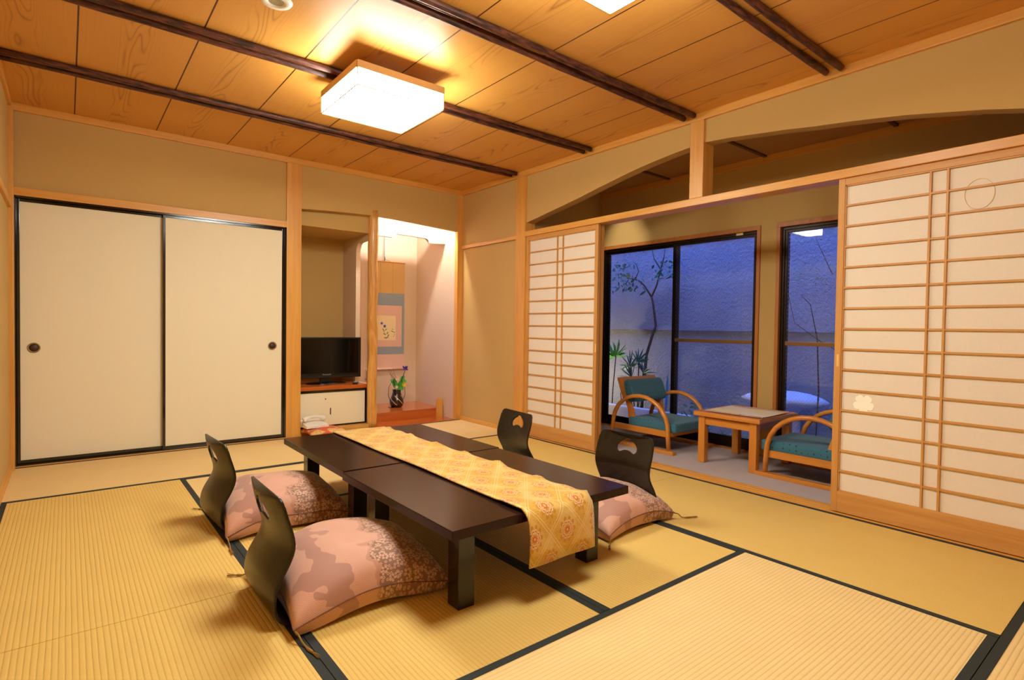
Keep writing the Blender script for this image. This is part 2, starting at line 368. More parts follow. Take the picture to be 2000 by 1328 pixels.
# alcove shell
al = MB(); al.box(-1.75, .06, .0, .98, -.12, -.032)
al.box(-.045, .06, .055, .98, -.1, CZ)                 # right side
al.box(-.95, .06, .87, .98, -.1, CZ)                   # back of scroll bay
al.box(-1.75, .06, .05, .98, 2.25, 2.3)                 # roof
tb = MB()
tb.box(-1.75, -1.65, .055, .98, -.1, CZ)               # left side
tb.box(-1.65, -.99, .72, .86, -.1, CZ)                 # back of tv bay
tb.box(-1.65, -.99, .09, .13, 1.853, 2.24)             # front drop of tv bay
tb.box(-1.65, -.99, .13, .72, 1.853, 1.88)             # tv bay ceiling
st(tb.build('wall_niche', PLAS), 'sand plaster niche around the television', 'wall')
st(al.build('wall_alcove', PLAS2), 'pale plaster shell of the alcoves', 'wall')
# partition with a round-cornered opening
op = [(.72, -.02), (.72, 1.86), (.09, 1.86), (.09, 1.80), (.30, 1.795)]
for k in range(7):
    a = k/6*PI/2; op.append((.30+.09*math.sin(a), 1.705+.09*math.cos(a)))
op += [(.39, .414), (.09, .414), (.09, -.02)]
st(MB().prism(op, -.99, -.945, 'x').build('wall_partition', PLAS2), 'plaster partition with rounded opening between the alcoves', 'wall')
# valance in scroll bay
vl = [(-.96, 2.075), (-.96, 1.871), (-.672, 1.871)]
vl += [(-.655, 1.875), (-.647, 1.885), (-.640, 1.900), (-.625, 1.909), (-.6, 1.911), (-.32, 1.905)]
for k in range(6):
    a = k/5*PI/2; vl.append((-.29+.045*math.sin(a), 1.855+.048*math.cos(a)))
vl += [(-.23, 1.857), (-.047, 1.868), (-.047, 2.075)]
st(MB().prism(vl, .245, .285, 'y').build('trim_1', PLAS2), 'notched plaster valance above the hanging scroll', 'trim')
# boards
st(B('trim_2', RX, None, -.945, -.046, .0, .27, -.03, .004, bev=.002), 'red lacquered front sill board of the scroll alcove', 'trim')
st(B('trim_3', RX, None, -.944, -.046, .26, .869, .0, .10, bev=.003), 'raised red wood platform under the vase', 'trim')
st(B('trim_4', HZ, None, -.132, -.062, .235, .259, .004, .20, bev=.002), 'small upright wood block at the platform end', 'trim')
# timbers
tr_n = [4]
def trim(mat, *a, label=None, bev=.003):
    tr_n[0] += 1; o = B('trim_%d' % tr_n[0], mat, None, *a, bev=bev); st(o, label, 'trim'); return o
trim(HZ, -1.774, -1.65, -.002, .13, 0, 2.352, label='wide hinoki post between fusuma and tv alcove')
trim(HZ, -.0455, .023, -.0, .057, 0, 2.352, label='corner post of back and right wall') 
tr_n[0] += 1
lg = MB(); lg.tube([(-.968+.004*math.sin(i*.9), .045, i*2.06/24) for i in range(25)], [(.046+.0022*math.sin(i*1.3)+.0016*math.cos(i*2.9)) for i in range(25)], 20)
st(lg.build('trim_%d' % tr_n[0], LOG), 'natural peeled log post between the two alcoves', 'trim')
trim(HX, W, -1.774, -.004, .10, 1.80, 1.853, label='lintel above the fusuma')
trim(HX, W, -1.774, -.006, .10, -.012, .008, label='sill under the fusuma')
trim(HX, W, 0, -.006, .03, 2.352, CZ, label='ceiling moulding along the back wall')
trim(HZ, W-.06, W+.012, -.09, .0, 0, 2.352, label='thin post at the left corner')
trim(HX, -1.65, -.99, .02, .12, -.012, .045, label='sill under the tv cabinet')
# lacquered fusuma opening frame
f0 = MB(); f0.box(W+.002, W+.018, .0, .07, .008, 1.80); f0.box(-1.79, -1.775, .0, .07, .008, 1.80); f0.box(W, -1.775, .0, .07, 1.788, 1.80); f0.box(W, -1.775, .0, .07, .008, .014)
st(f0.build('trim_fusuma_surround', LACQ), 'glossy black lacquer surround of the fusuma', 'trim')
def fusuma(nm, x0, x1, y, hx, label):
    r = empty(nm, (0, 0, 0)); st(r, label, 'sliding door'); z0, z1, w, d = .015, 1.787, .019, .018
    B('paper_panel', FPAP, r, x0+w*.6, x1-w*.6, y+.003, y+d-.003, z0+w*.6, z1-w*.6)
    fr = MB(); fr.box(x0, x0+w, y, y+d, z0, z1, bev=.003); fr.box(x1-w, x1, y, y+d, z0, z1, bev=.003); fr.box(x0+w, x1-w, y, y+d, z1-w, z1, bev=.002); fr.box(x0+w, x1-w, y, y+d, z0, z0+w*1.3, bev=.002)
    fr.build('lacquer_frame', LACQ, r)
    h = MB(); h.lathe([(.012, -.001), (.0335, -.001), (.0345, -.004), (.031, -.0055), (.027, -.004), (.026, -.0005)], (hx, y+.003, .795), 32, 'y'); hh = h.build('finger_pull', plain('aged_brass_'+nm, '#a08355', .35, .4, .3, 90), r)
    MB().lathe([(.001, -.0008), (.0255, -.0008), (.0255, .0)], (hx, y+.002, .795), 32, 'y').build('pull_recess', plain('dark_pull_'+nm, '#45352a', .5, .2), hh)
    return r
fusuma('door_1', -3.497, -2.64, .036, -3.409, 'left fusuma sliding door in cream paper')
fusuma('door_2', -2.672, -1.79, .008, -1.884, 'right fusuma sliding door in cream paper, beside the wide post')
B('closet_wall', PLAS, None, W, -1.66, .12, .16, -.1, 1.9); o = bpy.data.objects['closet_wall']; o.name = 'wall_closet'; st(o, 'wall inside the closet behind the fusuma', 'wall')
# ------------------------------------------------------------------ left and rear walls
st(B('wall_left', PLAS, None, W-.12, W-.012, YR-.1, .12, -.1, CZ), 'sand plaster wall at the left edge', 'wall')
trim(HY, W-.02, W+.004, YR, 0, 2.352, CZ, label='ceiling moulding along the left wall')
trim(HY, W-.02, W+.004, YR, -.09, 1.705, 1.748, label='picture rail along the left wall')
st(B('baseboard_left', HY, None, W-.02, W+.004, YR, -.09, 0, .045, bev=.002), 'low wood strip at the foot of the left wall', 'baseboard')
st(B('wall_rear', PLAS, None, W-.12, 1.3, YR-.12, YR, -.1, CZ+.05), 'plaster wall behind the viewer', 'wall')
# ------------------------------------------------------------------ right wall
rw = MB()
rw.box(.022, .10, -.91, .2, 0, CZ)
L_ = [(-1.03, 1.929), (-1.25, 1.966), (-1.47, 2.003), (-1.69, 2.041), (-1.9, 2.083), (-2.1, 2.120), (-2.267, 2.149), (-2.45, 2.174), (-2.6, 2.190), (-2.72, 2.200)]
rw.prism(L_+[(-2.72, CZ), (-1.03, CZ)], .018, .10, 'x')
R_ = [(-2.83, 2.206), (-3.0, 2.192), (-3.17, 2.171), (-3.35, 2.149), (-3.512, 2.124), (-3.66, 2.106), (-3.804, 2.085), (-3.95, 2.062), (-4.1, 2.031), (-4.25, 2.0), (-4.386, 1.965), (-4.54, 1.93)]
rw.prism(R_+[(-4.54, CZ), (-2.83, CZ)], .018, .10, 'x')
rw.box(.022, .10, YR, -4.65, 0, CZ)
st(rw.build('wall_right', PLAS), 'sand plaster wall with a shallow arch over the shoji opening', 'wall')
trim(HZ, .0, .12, -1.037, -.905, 0, 2.352, label='post where the shoji opening begins')
trim(HZ, .0, .12, -2.832, -2.732, 1.85, 2.352, label='short hanging post above the shoji lintel')
trim(HZ, .0, .12, -4.66, -4.535, 0, 2.352, label='post at the near end of the shoji opening')
trim(HY, .0, .125, -4.535, -1.037, 1.803, 1.85, label='long lintel over the shoji')
trim(HY, .0, .02, -.905, 0, 1.793, 1.826, label='narrow rail on the right wall by the corner')
trim(HY, -.004, .02, YR, 0, 2.352, CZ, label='ceiling moulding along the right wall')
st(B('baseboard_right', HY, None, -.003, .03, -.905, 0, -.01, .036, bev=.002), 'low wood strip at the foot of the right wall', 'baseboard')
tr_n[0] += 1
sl = MB(); sl.box(-.002, .012, -4.535, -1.037, -.012, .006, bev=.001)
for x in (.012, .052, .092): sl.box(x, x+.02, -4.535, -1.037, -.012, .001)
for x in (.032, .072, .108): sl.box(x, x+.022, -4.535, -1.037, -.012, .008, bev=.001)
st(sl.build('trim_%d' % tr_n[0], HY), 'grooved sliding track sill of the shoji', 'trim')
# shoji
def shoji(nm, y0, y1, x, label, patches=()):
    r = empty(nm, (x, 0, 0)); st(r, label, 'sliding door'); d = .028; z0, z1 = .009, 1.804
    fr = MB(); sw = .032
    for a, b in ((y0, y0+sw), (y1-sw, y1)): fr.box(0, d, a, b, z0, z1, bev=.0015)
    fr.build('stile', SZ, r)
    fr = MB(); fr.box(.001, d, y0+sw, y1-sw, z0, .122, bev=.0015); fr.box(.001, d, y0+sw, y1-sw, 1.766, z1, bev=.0015); fr.build('rail', SY, r)
    B('shoji_paper', SPAP, r, d-.012, d-.011, y0+sw*.6, y1-sw*.6, .118, 1.77)
    k = MB(); zz0, zz1 = .122, 1.766
    for i in range(1, 15):
        z = zz0+(zz1-zz0)*i/15; k.box(.006, d-.012, y0+sw, y1-sw, z-.0048, z+.0048)
    k.box(.005, d-.012, y0+sw, y1-sw, zz0, zz0+.004); k.box(.005, d-.012, y0+sw, y1-sw, zz1-.006, zz1)
    k.build('lattice_bar', SY, r); k = MB(); yc = (y0+y1)/2
    for s in (-1, 1): k.box(.004, d-.012, yc+s*.034-.0045, yc+s*.034+.0045, zz0, zz1)
    for yy in (y0+sw, y1-sw-.006): k.box(.005, d-.012, yy, yy+.006, zz0, zz1)
    k.build('lattice_post', SZ, r)
    return r
a = shoji('door_3', -1.914, -1.040, .014, 'left shoji panel, front of its pair, beside the teal chair')
shoji('door_4', -1.914, -1.040, .058, 'left rear shoji panel, stacked behind the front one')
b = shoji('door_5', -4.532, -3.650, .014, 'right shoji panel with a cherry blossom paper patch')
shoji('door_6', -4.532, -3.658, .058, 'right rear shoji panel, stacked behind the front one')
PULL = plain('pale_pull', '#e7bd77', .4)
for r, y in ((a, -1.905), (b, -3.668)):
    q = MB(); q.box(-.0015, .002, y-.006, y+.006, .795, .86, bev=.0008); q.box(-.0022, .0, y-.0035, y+.0035, .803, .852); q.build('finger_pull', PULL, r)
# blossom patch and ring on the right shoji
bl = []
for k in range(60):
    t = 2*PI*k/60; c5 = (t*5/(2*PI)) % 1; rr = .052*(.62+.38*math.sin(PI*c5)**.6 - .10*math.exp(-((c5-.5)/.07)**2))
    bl.append((-3.793+rr*math.sin(t), .604+rr*math.cos(t)))
MB().prism(bl, .0140, .0148, 'x').build('blossom_patch', plain('white_paper_patch', '#fff6e6', .8, 0, .02), b)
ring = MB(); ring.tube([(.0145, -4.242+.054*math.sin(2*PI*k/48), 1.623+.069*math.cos(2*PI*k/48)) for k in range(49)], .0012, 6, cap=False); o = ring.build('thin_ring', plain('ring_straw', '#e3c184', .8), b)  # thin straw-coloured ring just in front of the paper

# ------------------------------------------------------------------ sunroom beyond
WX = 1.05; GX = 1.10
st(B('floor_sunroom', CARPET, None, .128, WX+.02, YR, -.98, -.10, .0), 'mauve carpet floor of the sunroom', 'floor')
ww = MB()
ww.box(WX, 1.2, YR, -.9, 1.81, CZ); ww.box(WX, 1.2, -2.815, -2.688, -.1, 1.81); ww.box(WX, 1.2, YR, -4.70, -.1, 1.81)
ww.box(.10, 1.2, -1.0, -.9, -.1, CZ)
st(ww.build('wall_window', PLAS), 'plaster wall around the garden windows', 'wall')
n = NT('sunroom_ceiling_board'); v = n.noise(n.scaled((40, 3, 3)), 1, 3); n.col(n.mix(v, lin('#a3743f'), lin('#b5844a'))); SCEIL = n.fin(.6, 0, .3)
ec = B('ceiling_sunroom', SCEIL, None, .1, 1.2, YR, -.9, 2.352, CZ+.05); st(ec, 'brown board ceiling of the sunroom', 'ceiling')
for y in (-.95, -1.83, -2.72, -3.6, -4.48): B('batten', plain('dark_batten%d' % int(-y*10), '#5e3d1e', .6), ec, .35, 1.05, y-.012, y+.012, 2.338, 2.354)
trim(HY, WX-.02, WX+.01, YR, -1.0, 2.295, 2.352, label='ceiling moulding of the sunroom')
def glazing(nm, y0, y1, sashes, rail, label, near=True):
    r = empty(nm, (0, 0, 0)); st(r, label, 'window')
    cs = MB(); t = .030
    cs.box(WX-.012, GX, y0, y1, 1.81-t, 1.81+.004, bev=.002)
    cs.box(WX-.012, GX, y1-t*.9, y1, .012, 1.81-t, bev=.002)
    if near: cs.box(WX-.012, GX, y0, y0+t*.9, .012, 1.81-t, bev=.002)
    cs.box(WX-.012, GX+.02, y0, y1, -.02, .012, bev=.002)
    cs.build('casing', wood('casing_'+nm, '#c07a38', '#a9652b', 'z', .4), r)
    f = MB(); a, b = y0+t*.9, y1-t*.9
    f.box(GX-.03, GX+.06, a, b, 1.758, 1.782, bev=.002); f.box(GX-.03, GX+.06, a, b, .012, .05, bev=.002)
    f.box(GX-.03, GX+.06, a, a+.022, .05, 1.758, bev=.002); f.box(GX-.03, GX+.06, b-.022, b, .05, 1.758, bev=.002)
    f.build('frame', BRONZE, r)
    for i, (s0, s1, xo, rl) in enumerate(sashes):
        f = MB(); x = GX+xo
        f.box(x-.012, x+.012, s0, s0+.035, .05, 1.758, bev=.002); f.box(x-.012, x+.012, s1-.035, s1, .05, 1.758, bev=.002)
        f.box(x-.012, x+.012, s0+.035, s1-.035, 1.738, 1.758, bev=.002); f.box(x-.012, x+.012, s0+.035, s1-.035, .05, .10, bev=.002)
        sa = f.build('sash', BRONZE, r)
        B('pane', GLASS, sa, x-.0025, x+.0025, s0+.03, s1-.03, .095, 1.742)
        if rl: B('mid_rail', RAILM, sa, x-.014, x+.014, s0+.035, s1-.035, .872, .902, bev=.002)
    return r
g1 = glazing('window_1', -2.69, -1.0, [(-1.895, -1.035, .022, False), (-2.655, -1.855, -.008, True)], True, 'large sliding garden window between the left shoji and the post')
B('maker_tag', plain('cream_tag', '#d8cf9a', .5), g1, GX-.0325, GX-.030, -2.53, -2.47, 1.7605, 1.779)
glazing('window_2', -4.70, -2.82, [(-3.80, -2.85, -.008, True), (-4.66, -3.76, .022, False)], True, 'right garden window seen beside the right shoji')

# ------------------------------------------------------------------ ceiling lamps
def lamp(cx, cy):
    r = empty('ceiling_lamp', (cx, cy, 2.20)); h = .255
    B('shade', LAMPM, r, -h+.004, h-.004, -h+.004, h-.004, .003, .088)
    f = MB(); w = .004
    for sx in (-1, 1):
        for sy in (-1, 1): f.box(sx*h-w/2, sx*h+w/2, sy*h-w/2, sy*h+w/2, 0, .09)
    for s in (-1, 1): f.box(-h, h, s*h-w/2, s*h+w/2, 0, .004); f.box(s*h-w/2, s*h+w/2, -h, h, 0, .004)
    f.build('edge_strip', SY, r)
    f = MB()
    for s in (-1, 1): f.box(-h-.002, h+.002, s*h-.006, s*h+.006, .088, .126, bev=.001); f.box(s*h-.006, s*h+.006, -h+.006, h-.006, .088, .126, bev=.001)
    f.box(-h+.005, h-.005, -h+.005, h-.005, .115, .124)
    f.build('wood_frame', plain('lamp_wood', '#c9a06c', .5), r)
    B('mount', plain('lamp_mount', '#bfb8a8', .5), r, -.10, .10, -.10, .10, .124, .20)
    return r
l1 = lamp(-1.827, -1.927); tag(l1, 'square lit ceiling lamp over the far table half, in full view', 'ceiling lamp', 'square ceiling lamps')
l2 = dup(l1, (-1.84, -3.68, 2.20)); tag(l2, 'square lit ceiling lamp cut by the top edge of the photo', 'ceiling lamp', 'square ceiling lamps')
s_ = empty('recessed_spotlight', (-2.513, -2.31, CZ)); tag(s_, 'round white recessed spotlight in the ceiling boards, at the top edge', 'spotlight')
MB().lathe([(.032, -.002), (.036, -.008), (.064, -.006), (.068, 0.0), (.068, .004), (.032, .004)], (0, 0, 0), 40).build('trim_ring', WHITE, s_)
MB().lathe([(.002, .0), (.014, .0), (.03, -.003), (.033, -.003)], (0, 0, .0), 24).build('reflector', plain('chrome_reflector', '#b9b39a', .2, .9, .5, 200), s_)
s2 = dup(s_, (.42, -1.32, 2.351)); tag(s2, 'assumed recessed spotlight of the sunroom, unseen, above the left armchair', 'spotlight')  # assumed lamp, out of sight, added to brighten the wall above the window
ld = bpy.data.lights.new('assumed_sunroom_bulb', 'SPOT'); ld.energy = 13; ld.color = (1.0, .90, .72); ld.spot_size = math.radians(48); ld.spot_blend = .9; ld.shadow_soft_size = .03
lo_ = bpy.data.objects.new('assumed_sunroom_bulb', ld); COL.objects.link(lo_); lo_.parent = s2; lo_.location = (0, 0, -.02); lo_.rotation_euler = (0, math.radians(-50), 0)
t_ = empty('assumed_alcove_light', (-.5, .12, 2.17)); tag(t_, 'assumed fluorescent light, hidden above the scroll alcove valance', 'light')  # unseen source, assumed from the bright glow on the valance
MB().tube([(-.40, 0, 0), (.40, 0, 0)], .014, 12).build('tube', TUBEM, t_)
B('housing', WHITE, t_, -.43, .43, -.025, .025, .016, .08, bev=.003)

# ------------------------------------------------------------------ low tables
def table(cx, cy, rz, label):
    r = empty('low_table', (cx, cy, 0), rz); hx, hy = .4395, .449
    B('tabletop', TABLE, r, -hx, hx, -hy, hy, .287, .320, bev=.0025)
    for sx in (-1, 1):
        for sy in (-1, 1):
            x = sx*(hx-.085-.034); y = sy*(hy-.088-.034); B('leg', TLEG, r, x-.034, x+.034, y-.034, y+.034, .0, .288, bev=.003)
    B('apron', TLEG, r, -hx+.09, hx-.09, -hy+.10, hy-.10, .262, .288)
    tag(r, label, 'low table', 'pair of square low tables'); return r
table(-1.835, -2.958, math.radians(.4), 'dark brown lacquered low table nearest the viewer, its front draped by the runner')
t2 = table(-1.822, -2.045, math.radians(-.3), 'dark brown lacquered low table at the far side, nearer the alcove')
# runner
rn = bmesh.new(); uvl = rn.loops.layers.uv.new('UVMap')
path = []; zt = .3225
yf, yb = -3.412, -1.592
path += [(-3.437, .134), (-3.438, .18), (-3.437, .24), (-3.432, .285), (-3.424, .307), (-3.412, .319), (-3.398, .3245)]
N_ = 60
path += [(yf+.014+(yb-.012-yf-.014)*i/N_, zt+.0006) for i in range(1, N_+1)]
path += [(-1.586, .316), (-1.58, .29), (-1.58, .22), (-1.58, .15)]
ds = [0]
for p, q in zip(path, path[1:]): ds.append(ds[-1]+math.hypot(q[0]-p[0], q[1]-p[1]))
M_ = 16; grid = []
for i, (y, z) in enumerate(path):
    row = []; top = .32 < z < .33 and yf < y < yb
    for j in range(M_+1):
        u = j/M_; x = -1.972+.335*u + .004*math.sin(y*4)*(1 if top else .3)
        dz = 0
        if top:
            e = max(0, (u-.72)/.28); wv = max(0, math.sin(y*22+1.0))**3 + .6*max(0, math.sin(y*13+.4))**4
            dz = e*e*wv*.012 + .0015*(1+math.sin(y*9+u*7)) + .002*(u < .08)
            if -3.42 < y < -3.25: dz += .004*(1-u)
        dy = 0 if top else (-.006*(1-u)*(1 if y < -2 else 0) + .003*math.sin(u*9+z*20))
        row.append(rn.verts.new((x, y+dy, z+dz)))
    grid.append(row)
for i in range(len(path)-1):
    for j in range(M_):
        f = rn.faces.new((grid[i][j], grid[i][j+1], grid[i+1][j+1], grid[i+1][j])); f.smooth = True
        for lp, (ii, jj) in zip(f.loops, ((i, j), (i, j+1), (i+1, j+1), (i+1, j))): lp[uvl].uv = (.335*jj/M_, ds[ii])
me = bpy.data.meshes.new('table_runner'); rn.to_mesh(me); rn.free(); me.materials.append(BROC); me.materials.append(RBACK)
ro = bpy.data.objects.new('table_runner', me); COL.objects.link(ro)
md = ro.modifiers.new('sol', 'SOLIDIFY'); md.thickness = .005; md.offset = -1 if False else 1; md.material_offset = 0; md.material_offset_rim = 0
tag(ro, 'gold floral brocade runner laid along both low tables and hanging over the front edge', 'table runner')

# ------------------------------------------------------------------ floor chairs
def zaisu_mesh():
    # side profile (forward x, height z) sampled by arc length
    P = [(.40, .006), (.30, .004), (.18, .003), (.08, .003), (.03, .005), (.006, .012), (-.010, .024), (-.0215, .045), (-.026, .072), (-.024, .10), (-.016, .13), (-.004, .155), (.010, .178), (.024, .203), (.033, .228), (.0355, .252), (.032, .28), (.022, .315), (.012, .35), (.003, .39), (-.002, .418)]
    # smooth
    Q = []
    for i in range(len(P)-1):
        p0, p1, p2, p3 = P[max(i-1, 0)], P[i], P[i+1], P[min(i+2, len(P)-1)]
        for k in range(6):
            t = k/6; Q.append(tuple(.5*((2*p1[c])+(-p0[c]+p2[c])*t+(2*p0[c]-5*p1[c]+4*p2[c]-p3[c])*t*t+(-p0[c]+3*p1[c]-3*p2[c]+p3[c])*t**3) for c in (0, 1)))
    Q.append(P[-1]); D = [0]
    for a, b in zip(Q, Q[1:]): D.append(D[-1]+math.hypot(b[0]-a[0], b[1]-a[1]))
    Lt = D[-1]
    def pos(s):
        s = min(max(s, 0), Lt)
        for i in range(len(D)-1):
            if D[i+1] >= s: t = (s-D[i])/max(1e-9, D[i+1]-D[i]); return Q[i][0]+(Q[i+1][0]-Q[i][0])*t, Q[i][1]+(Q[i+1][1]-Q[i][1])*t
    def hwid(s):   # half width along the strip
        x, z = pos(s)
        tab = [(0, .195), (.05, .192), (.10, .188), (.15, .183), (.21, .180), (.27, .185), (.32, .187), (.37, .184), (.42, .179)]
        if s < .36: return .17+.025*min(1, s/.36)
        for (za, wa), (zb, wb2) in zip(tab, tab[1:]):
            if z <= zb: return wa+(wb2-wa)*(z-za)/(zb-za)
        return .179
    right = []; K = 46
    for i in range(K+1):
        s = Lt*i/K; w = hwid(s); right.append((s, w))
    cr = .03; out = [(s, w) for s, w in right if s <= Lt-cr]
    for k in range(7):
        a = k/6*PI/2; out.append((Lt-cr+cr*math.sin(a), .179-cr+cr*math.cos(a)))
    outline = out + [(s, -w) for s, w in out[::-1]]
    hole = []
    sh = Lt-.068
    ctl = [(.038, 0), (.035, .016), (.023, .031), (.017, .042), (.008, .054), (-.006, .065), (-.024, .066), (-.036, .054), (-.036, .040), (-.028, .020), (-.025, 0)]
    ctl = ctl + [(a, -b) for a, b in ctl[-2:0:-1]]
    nC = len(ctl)
    for i in range(nC):
        p0, p1, p2, p3 = ctl[i-1], ctl[i], ctl[(i+1) % nC], ctl[(i+2) % nC]
        for k in range(4):
            t = k/4; hole.append(tuple(.5*((2*p1[c])+(-p0[c]+p2[c])*t+(2*p0[c]-5*p1[c]+4*p2[c]-p3[c])*t*t+(-p0[c]+3*p1[c]-3*p2[c]+p3[c])*t**3) for c in (0, 1)))
    hole = [(sh+a, b) for a, b in hole]
    def inside(p, poly):
        c = False; j = len(poly)-1
        for i in range(len(poly)):
            if (poly[i][1] > p[1]) != (poly[j][1] > p[1]) and p[0] < (poly[j][0]-poly[i][0])*(p[1]-poly[i][1])/(poly[j][1]-poly[i][1])+poly[i][0]: c = not c
            j = i
        return c
    verts = [Vector(p) for p in outline] + [Vector(p) for p in hole]; no, nh = len(outline), len(hole)
    edges = [(i, (i+1) % no) for i in range(no)] + [(no+i, no+(i+1) % nh) for i in range(nh)]
    st_ = .013; ns = int(Lt/st_)
    for i in range(1, ns):
        s = i*Lt/ns
        for j in range(-14, 15):
            w = j*.013
            if abs(w) > hwid(s)-.006 or (s > Lt-cr and abs(w) > .145): continue
            if inside((s, w), hole) or min(math.hypot(s-a, w-b) for a, b in hole) < .005: continue
            if s > Lt-.005: continue
            verts.append(Vector((s, w)))
    vo, eo, fo_, _a, _b, _c = geometry.delaunay_2d_cdt(verts, edges, [], 0, 1e-6)
    bm = bmesh.new(); vv = []
    for v in vo:
        x, z = pos(v.x); e = max(0, min(1, (z-.01)/.2)); sag = .030*e
        vv.append(bm.verts.new((x-sag*(1-(v.y/.18)**2), v.y, z)))
    for f in fo_:
        c = sum((vo[i] for i in f), Vector((0, 0)))/len(f)
        if inside(c, hole) or not inside(c, outline): continue
        try: bm.faces.new([vv[i] for i in f]).smooth = True
        except ValueError: pass
    bmesh.ops.delete(bm, geom=[v for v in bm.verts if not v.link_faces], context='VERTS')
    bmesh.ops.recalc_face_normals(bm, faces=bm.faces)
    me = bpy.data.meshes.new('bent_shell'); bm.to_mesh(me); bm.free(); me.materials.append(ZAI); return me
zm = zaisu_mesh()
GZ = 'black bent plywood floor chairs round the low tables'
def zaisu(x, y, rz, label):
    o = bpy.data.objects.new('floor_chair', zm); COL.objects.link(o); o.location = (x, y, 0); o.rotation_euler = (0, 0, rz)
    md = o.modifiers.new('sol', 'SOLIDIFY'); md.thickness = .009; md.offset = 0
    md = o.modifiers.new('bev', 'BEVEL'); md.width = .0015; md.segments = 2; md.limit_method = 'ANGLE'; md.angle_limit = math.radians(50)
    o.location.z = .004; tag(o, label, 'floor chair', GZ); return o
zaisu(-2.697, -2.892, 0, 'black legless floor chair nearest the viewer, seen from behind at the left')
zaisu(-2.672, -1.925, math.radians(3), 'black legless floor chair on the left side, the one nearer the fusuma')
zaisu(-.905, -2.985, PI, 'black legless floor chair facing us at the right, in front of the teal armchair')
zaisu(-.905, -2.060, PI+math.radians(-6), 'black legless floor chair facing us at the far right, before the left shoji')

# ------------------------------------------------------------------ zabuton cushions
def zabuton_mesh(hw, top, bot, seedv, dent=None):
    bm = bmesh.new(); N = 44; T = {}; rnd = random.Random(seedv)
    ph = [rnd.uniform(0, 6) for _ in range(6)]
    def shape(u, v, side):
        U = math.copysign(abs(u)**.92, u); V = math.copysign(abs(v)**.92, v)
        x = hw*U*(1-.075*(1-v*v)**1.2*abs(u)**3); y = hw*V*(1-.075*(1-u*u)**1.2*abs(v)**3)
        zs = .036+.042*(1-(u*v)**2)+.006*math.sin(5*u+ph[0])*math.cos(4*v+ph[1])
        f = (max(0, 1-u*u)*max(0, 1-v*v))**.42
        wr = .004*math.sin(11*u*v+ph[2])*(abs(u*v))**.5*f + .003*math.sin(9*u+ph[3])*math.sin(8*v+ph[4])*f
        if dent:
            for (du, dv, amp, w) in dent: wr -= amp*math.exp(-((u-du)**2+(v-dv)**2)/w)*f
        # creases from the middle of each edge
        wr -= .009*math.exp(-((u-.1)/.09)**2)*max(0, -v-.35)*f*2
        fb = (max(0, 1-u*u)*max(0, 1-v*v))**.20
        return (x, y, zs+top*f+wr if side else max(.009, zs-bot*1.25*fb))
    for side in (1, 0):
        for i in range(N+1):
            for j in range(N+1):
                if side == 0 and (i in (0, N) or j in (0, N)): T[(0, i, j)] = T[(1, i, j)]; continue
                T[(side, i, j)] = bm.verts.new(shape(-1+2*i/N, -1+2*j/N, side))
        for i in range(N):
            for j in range(N):
                q = [T[(side, i, j)], T[(side, i+1, j)], T[(side, i+1, j+1)], T[(side, i, j+1)]]
                bm.faces.new(q if side else q[::-1]).smooth = True
    bmesh.ops.recalc_face_normals(bm, faces=bm.faces)
    edge = [shape(-1+2*i/N, -1, 1) for i in range(N+1)] + [shape(1, -1+2*j/N, 1) for j in range(1, N+1)] + [shape(1-2*i/N, 1, 1) for i in range(1, N+1)] + [shape(-1, 1-2*j/N, 1) for j in range(1, N)]
    return bm, edge
GB = 'pink brocade zabuton cushions on the floor chairs'
def tassel(pts, parent):
    m = MB(); m.tube(pts, [.0028]*(len(pts)-2)+[.005, .004], 8)
    e = Vector(pts[-1]); d = (e-Vector(pts[-2])).normalized()
    for k in range(9):
        o = Vector((random.uniform(-1, 1), random.uniform(-1, 1), random.uniform(-.2, .5)))*.008
        m.tube([e-d*.006, e+d*.014+o*.6, e+d*.032+o], [.0017, .0014, .0009], 5)
    m.build('tassel', CORD, parent)
def zabuton(x, y, rz, hw, top, bot, seedv, label, dent=None, droop=None):
    r = empty('zabuton', (x, y, 0), rz); tag(r, label, 'cushion', GB)
    bm, edge = zabuton_mesh(hw, top, bot, seedv, dent); mb = MB(); mb.bm.free(); mb.bm = bm
    c = mb.build('cushion', ZAB, r)
    MB().tube(edge+[edge[0]], .0022, 6, cap=False).build('piping', PIPE, c)
    for sx, sy in ((-1, -1), (1, -1), (1, 1), (-1, 1)):
        cx, cy = sx*hw, sy*hw
        d = Vector(droop.get((sx, sy), (sx*.5, sy*.5, 0))) if droop else Vector((sx*.5, sy*.5, 0))
        d.normalize(); L = .10 if droop and (sx, sy) in droop else .035
        pts = [(cx*.99, cy*.99, .036)] + [(cx+d.x*L*t+.006*math.sin(t*5), cy+d.y*L*t, max(.006, .034-.10*t*t*2)) for t in (.15, .35, .55, .75, 1)]
        tassel(pts, r)
    return r
zabuton(-2.412, -2.895, 0, .283, .135, .066, 3, 'pink patterned floor cushion nearest the viewer, on the near left floor chair', [(.2, -.55, .014, .02), (-.1, -.35, .008, .01)], {(-1, -1): (.35, -1, 0)})
zabuton(-2.398, -1.955, math.radians(-2), .283, .130, .066, 5, 'pink patterned floor cushion on the far left floor chair, dented at its side', [(.12, -.45, .035, .03), (.35, -.5, .018, .02)], {(-1, -1): (.1, -1, 0)})
zabuton(-1.065, -2.968, math.radians(2), .264, .098, .066, 9, 'pink patterned floor cushion at the right, partly hidden by the table leg', None, {(1, -1): (.5, -.2, 0)})

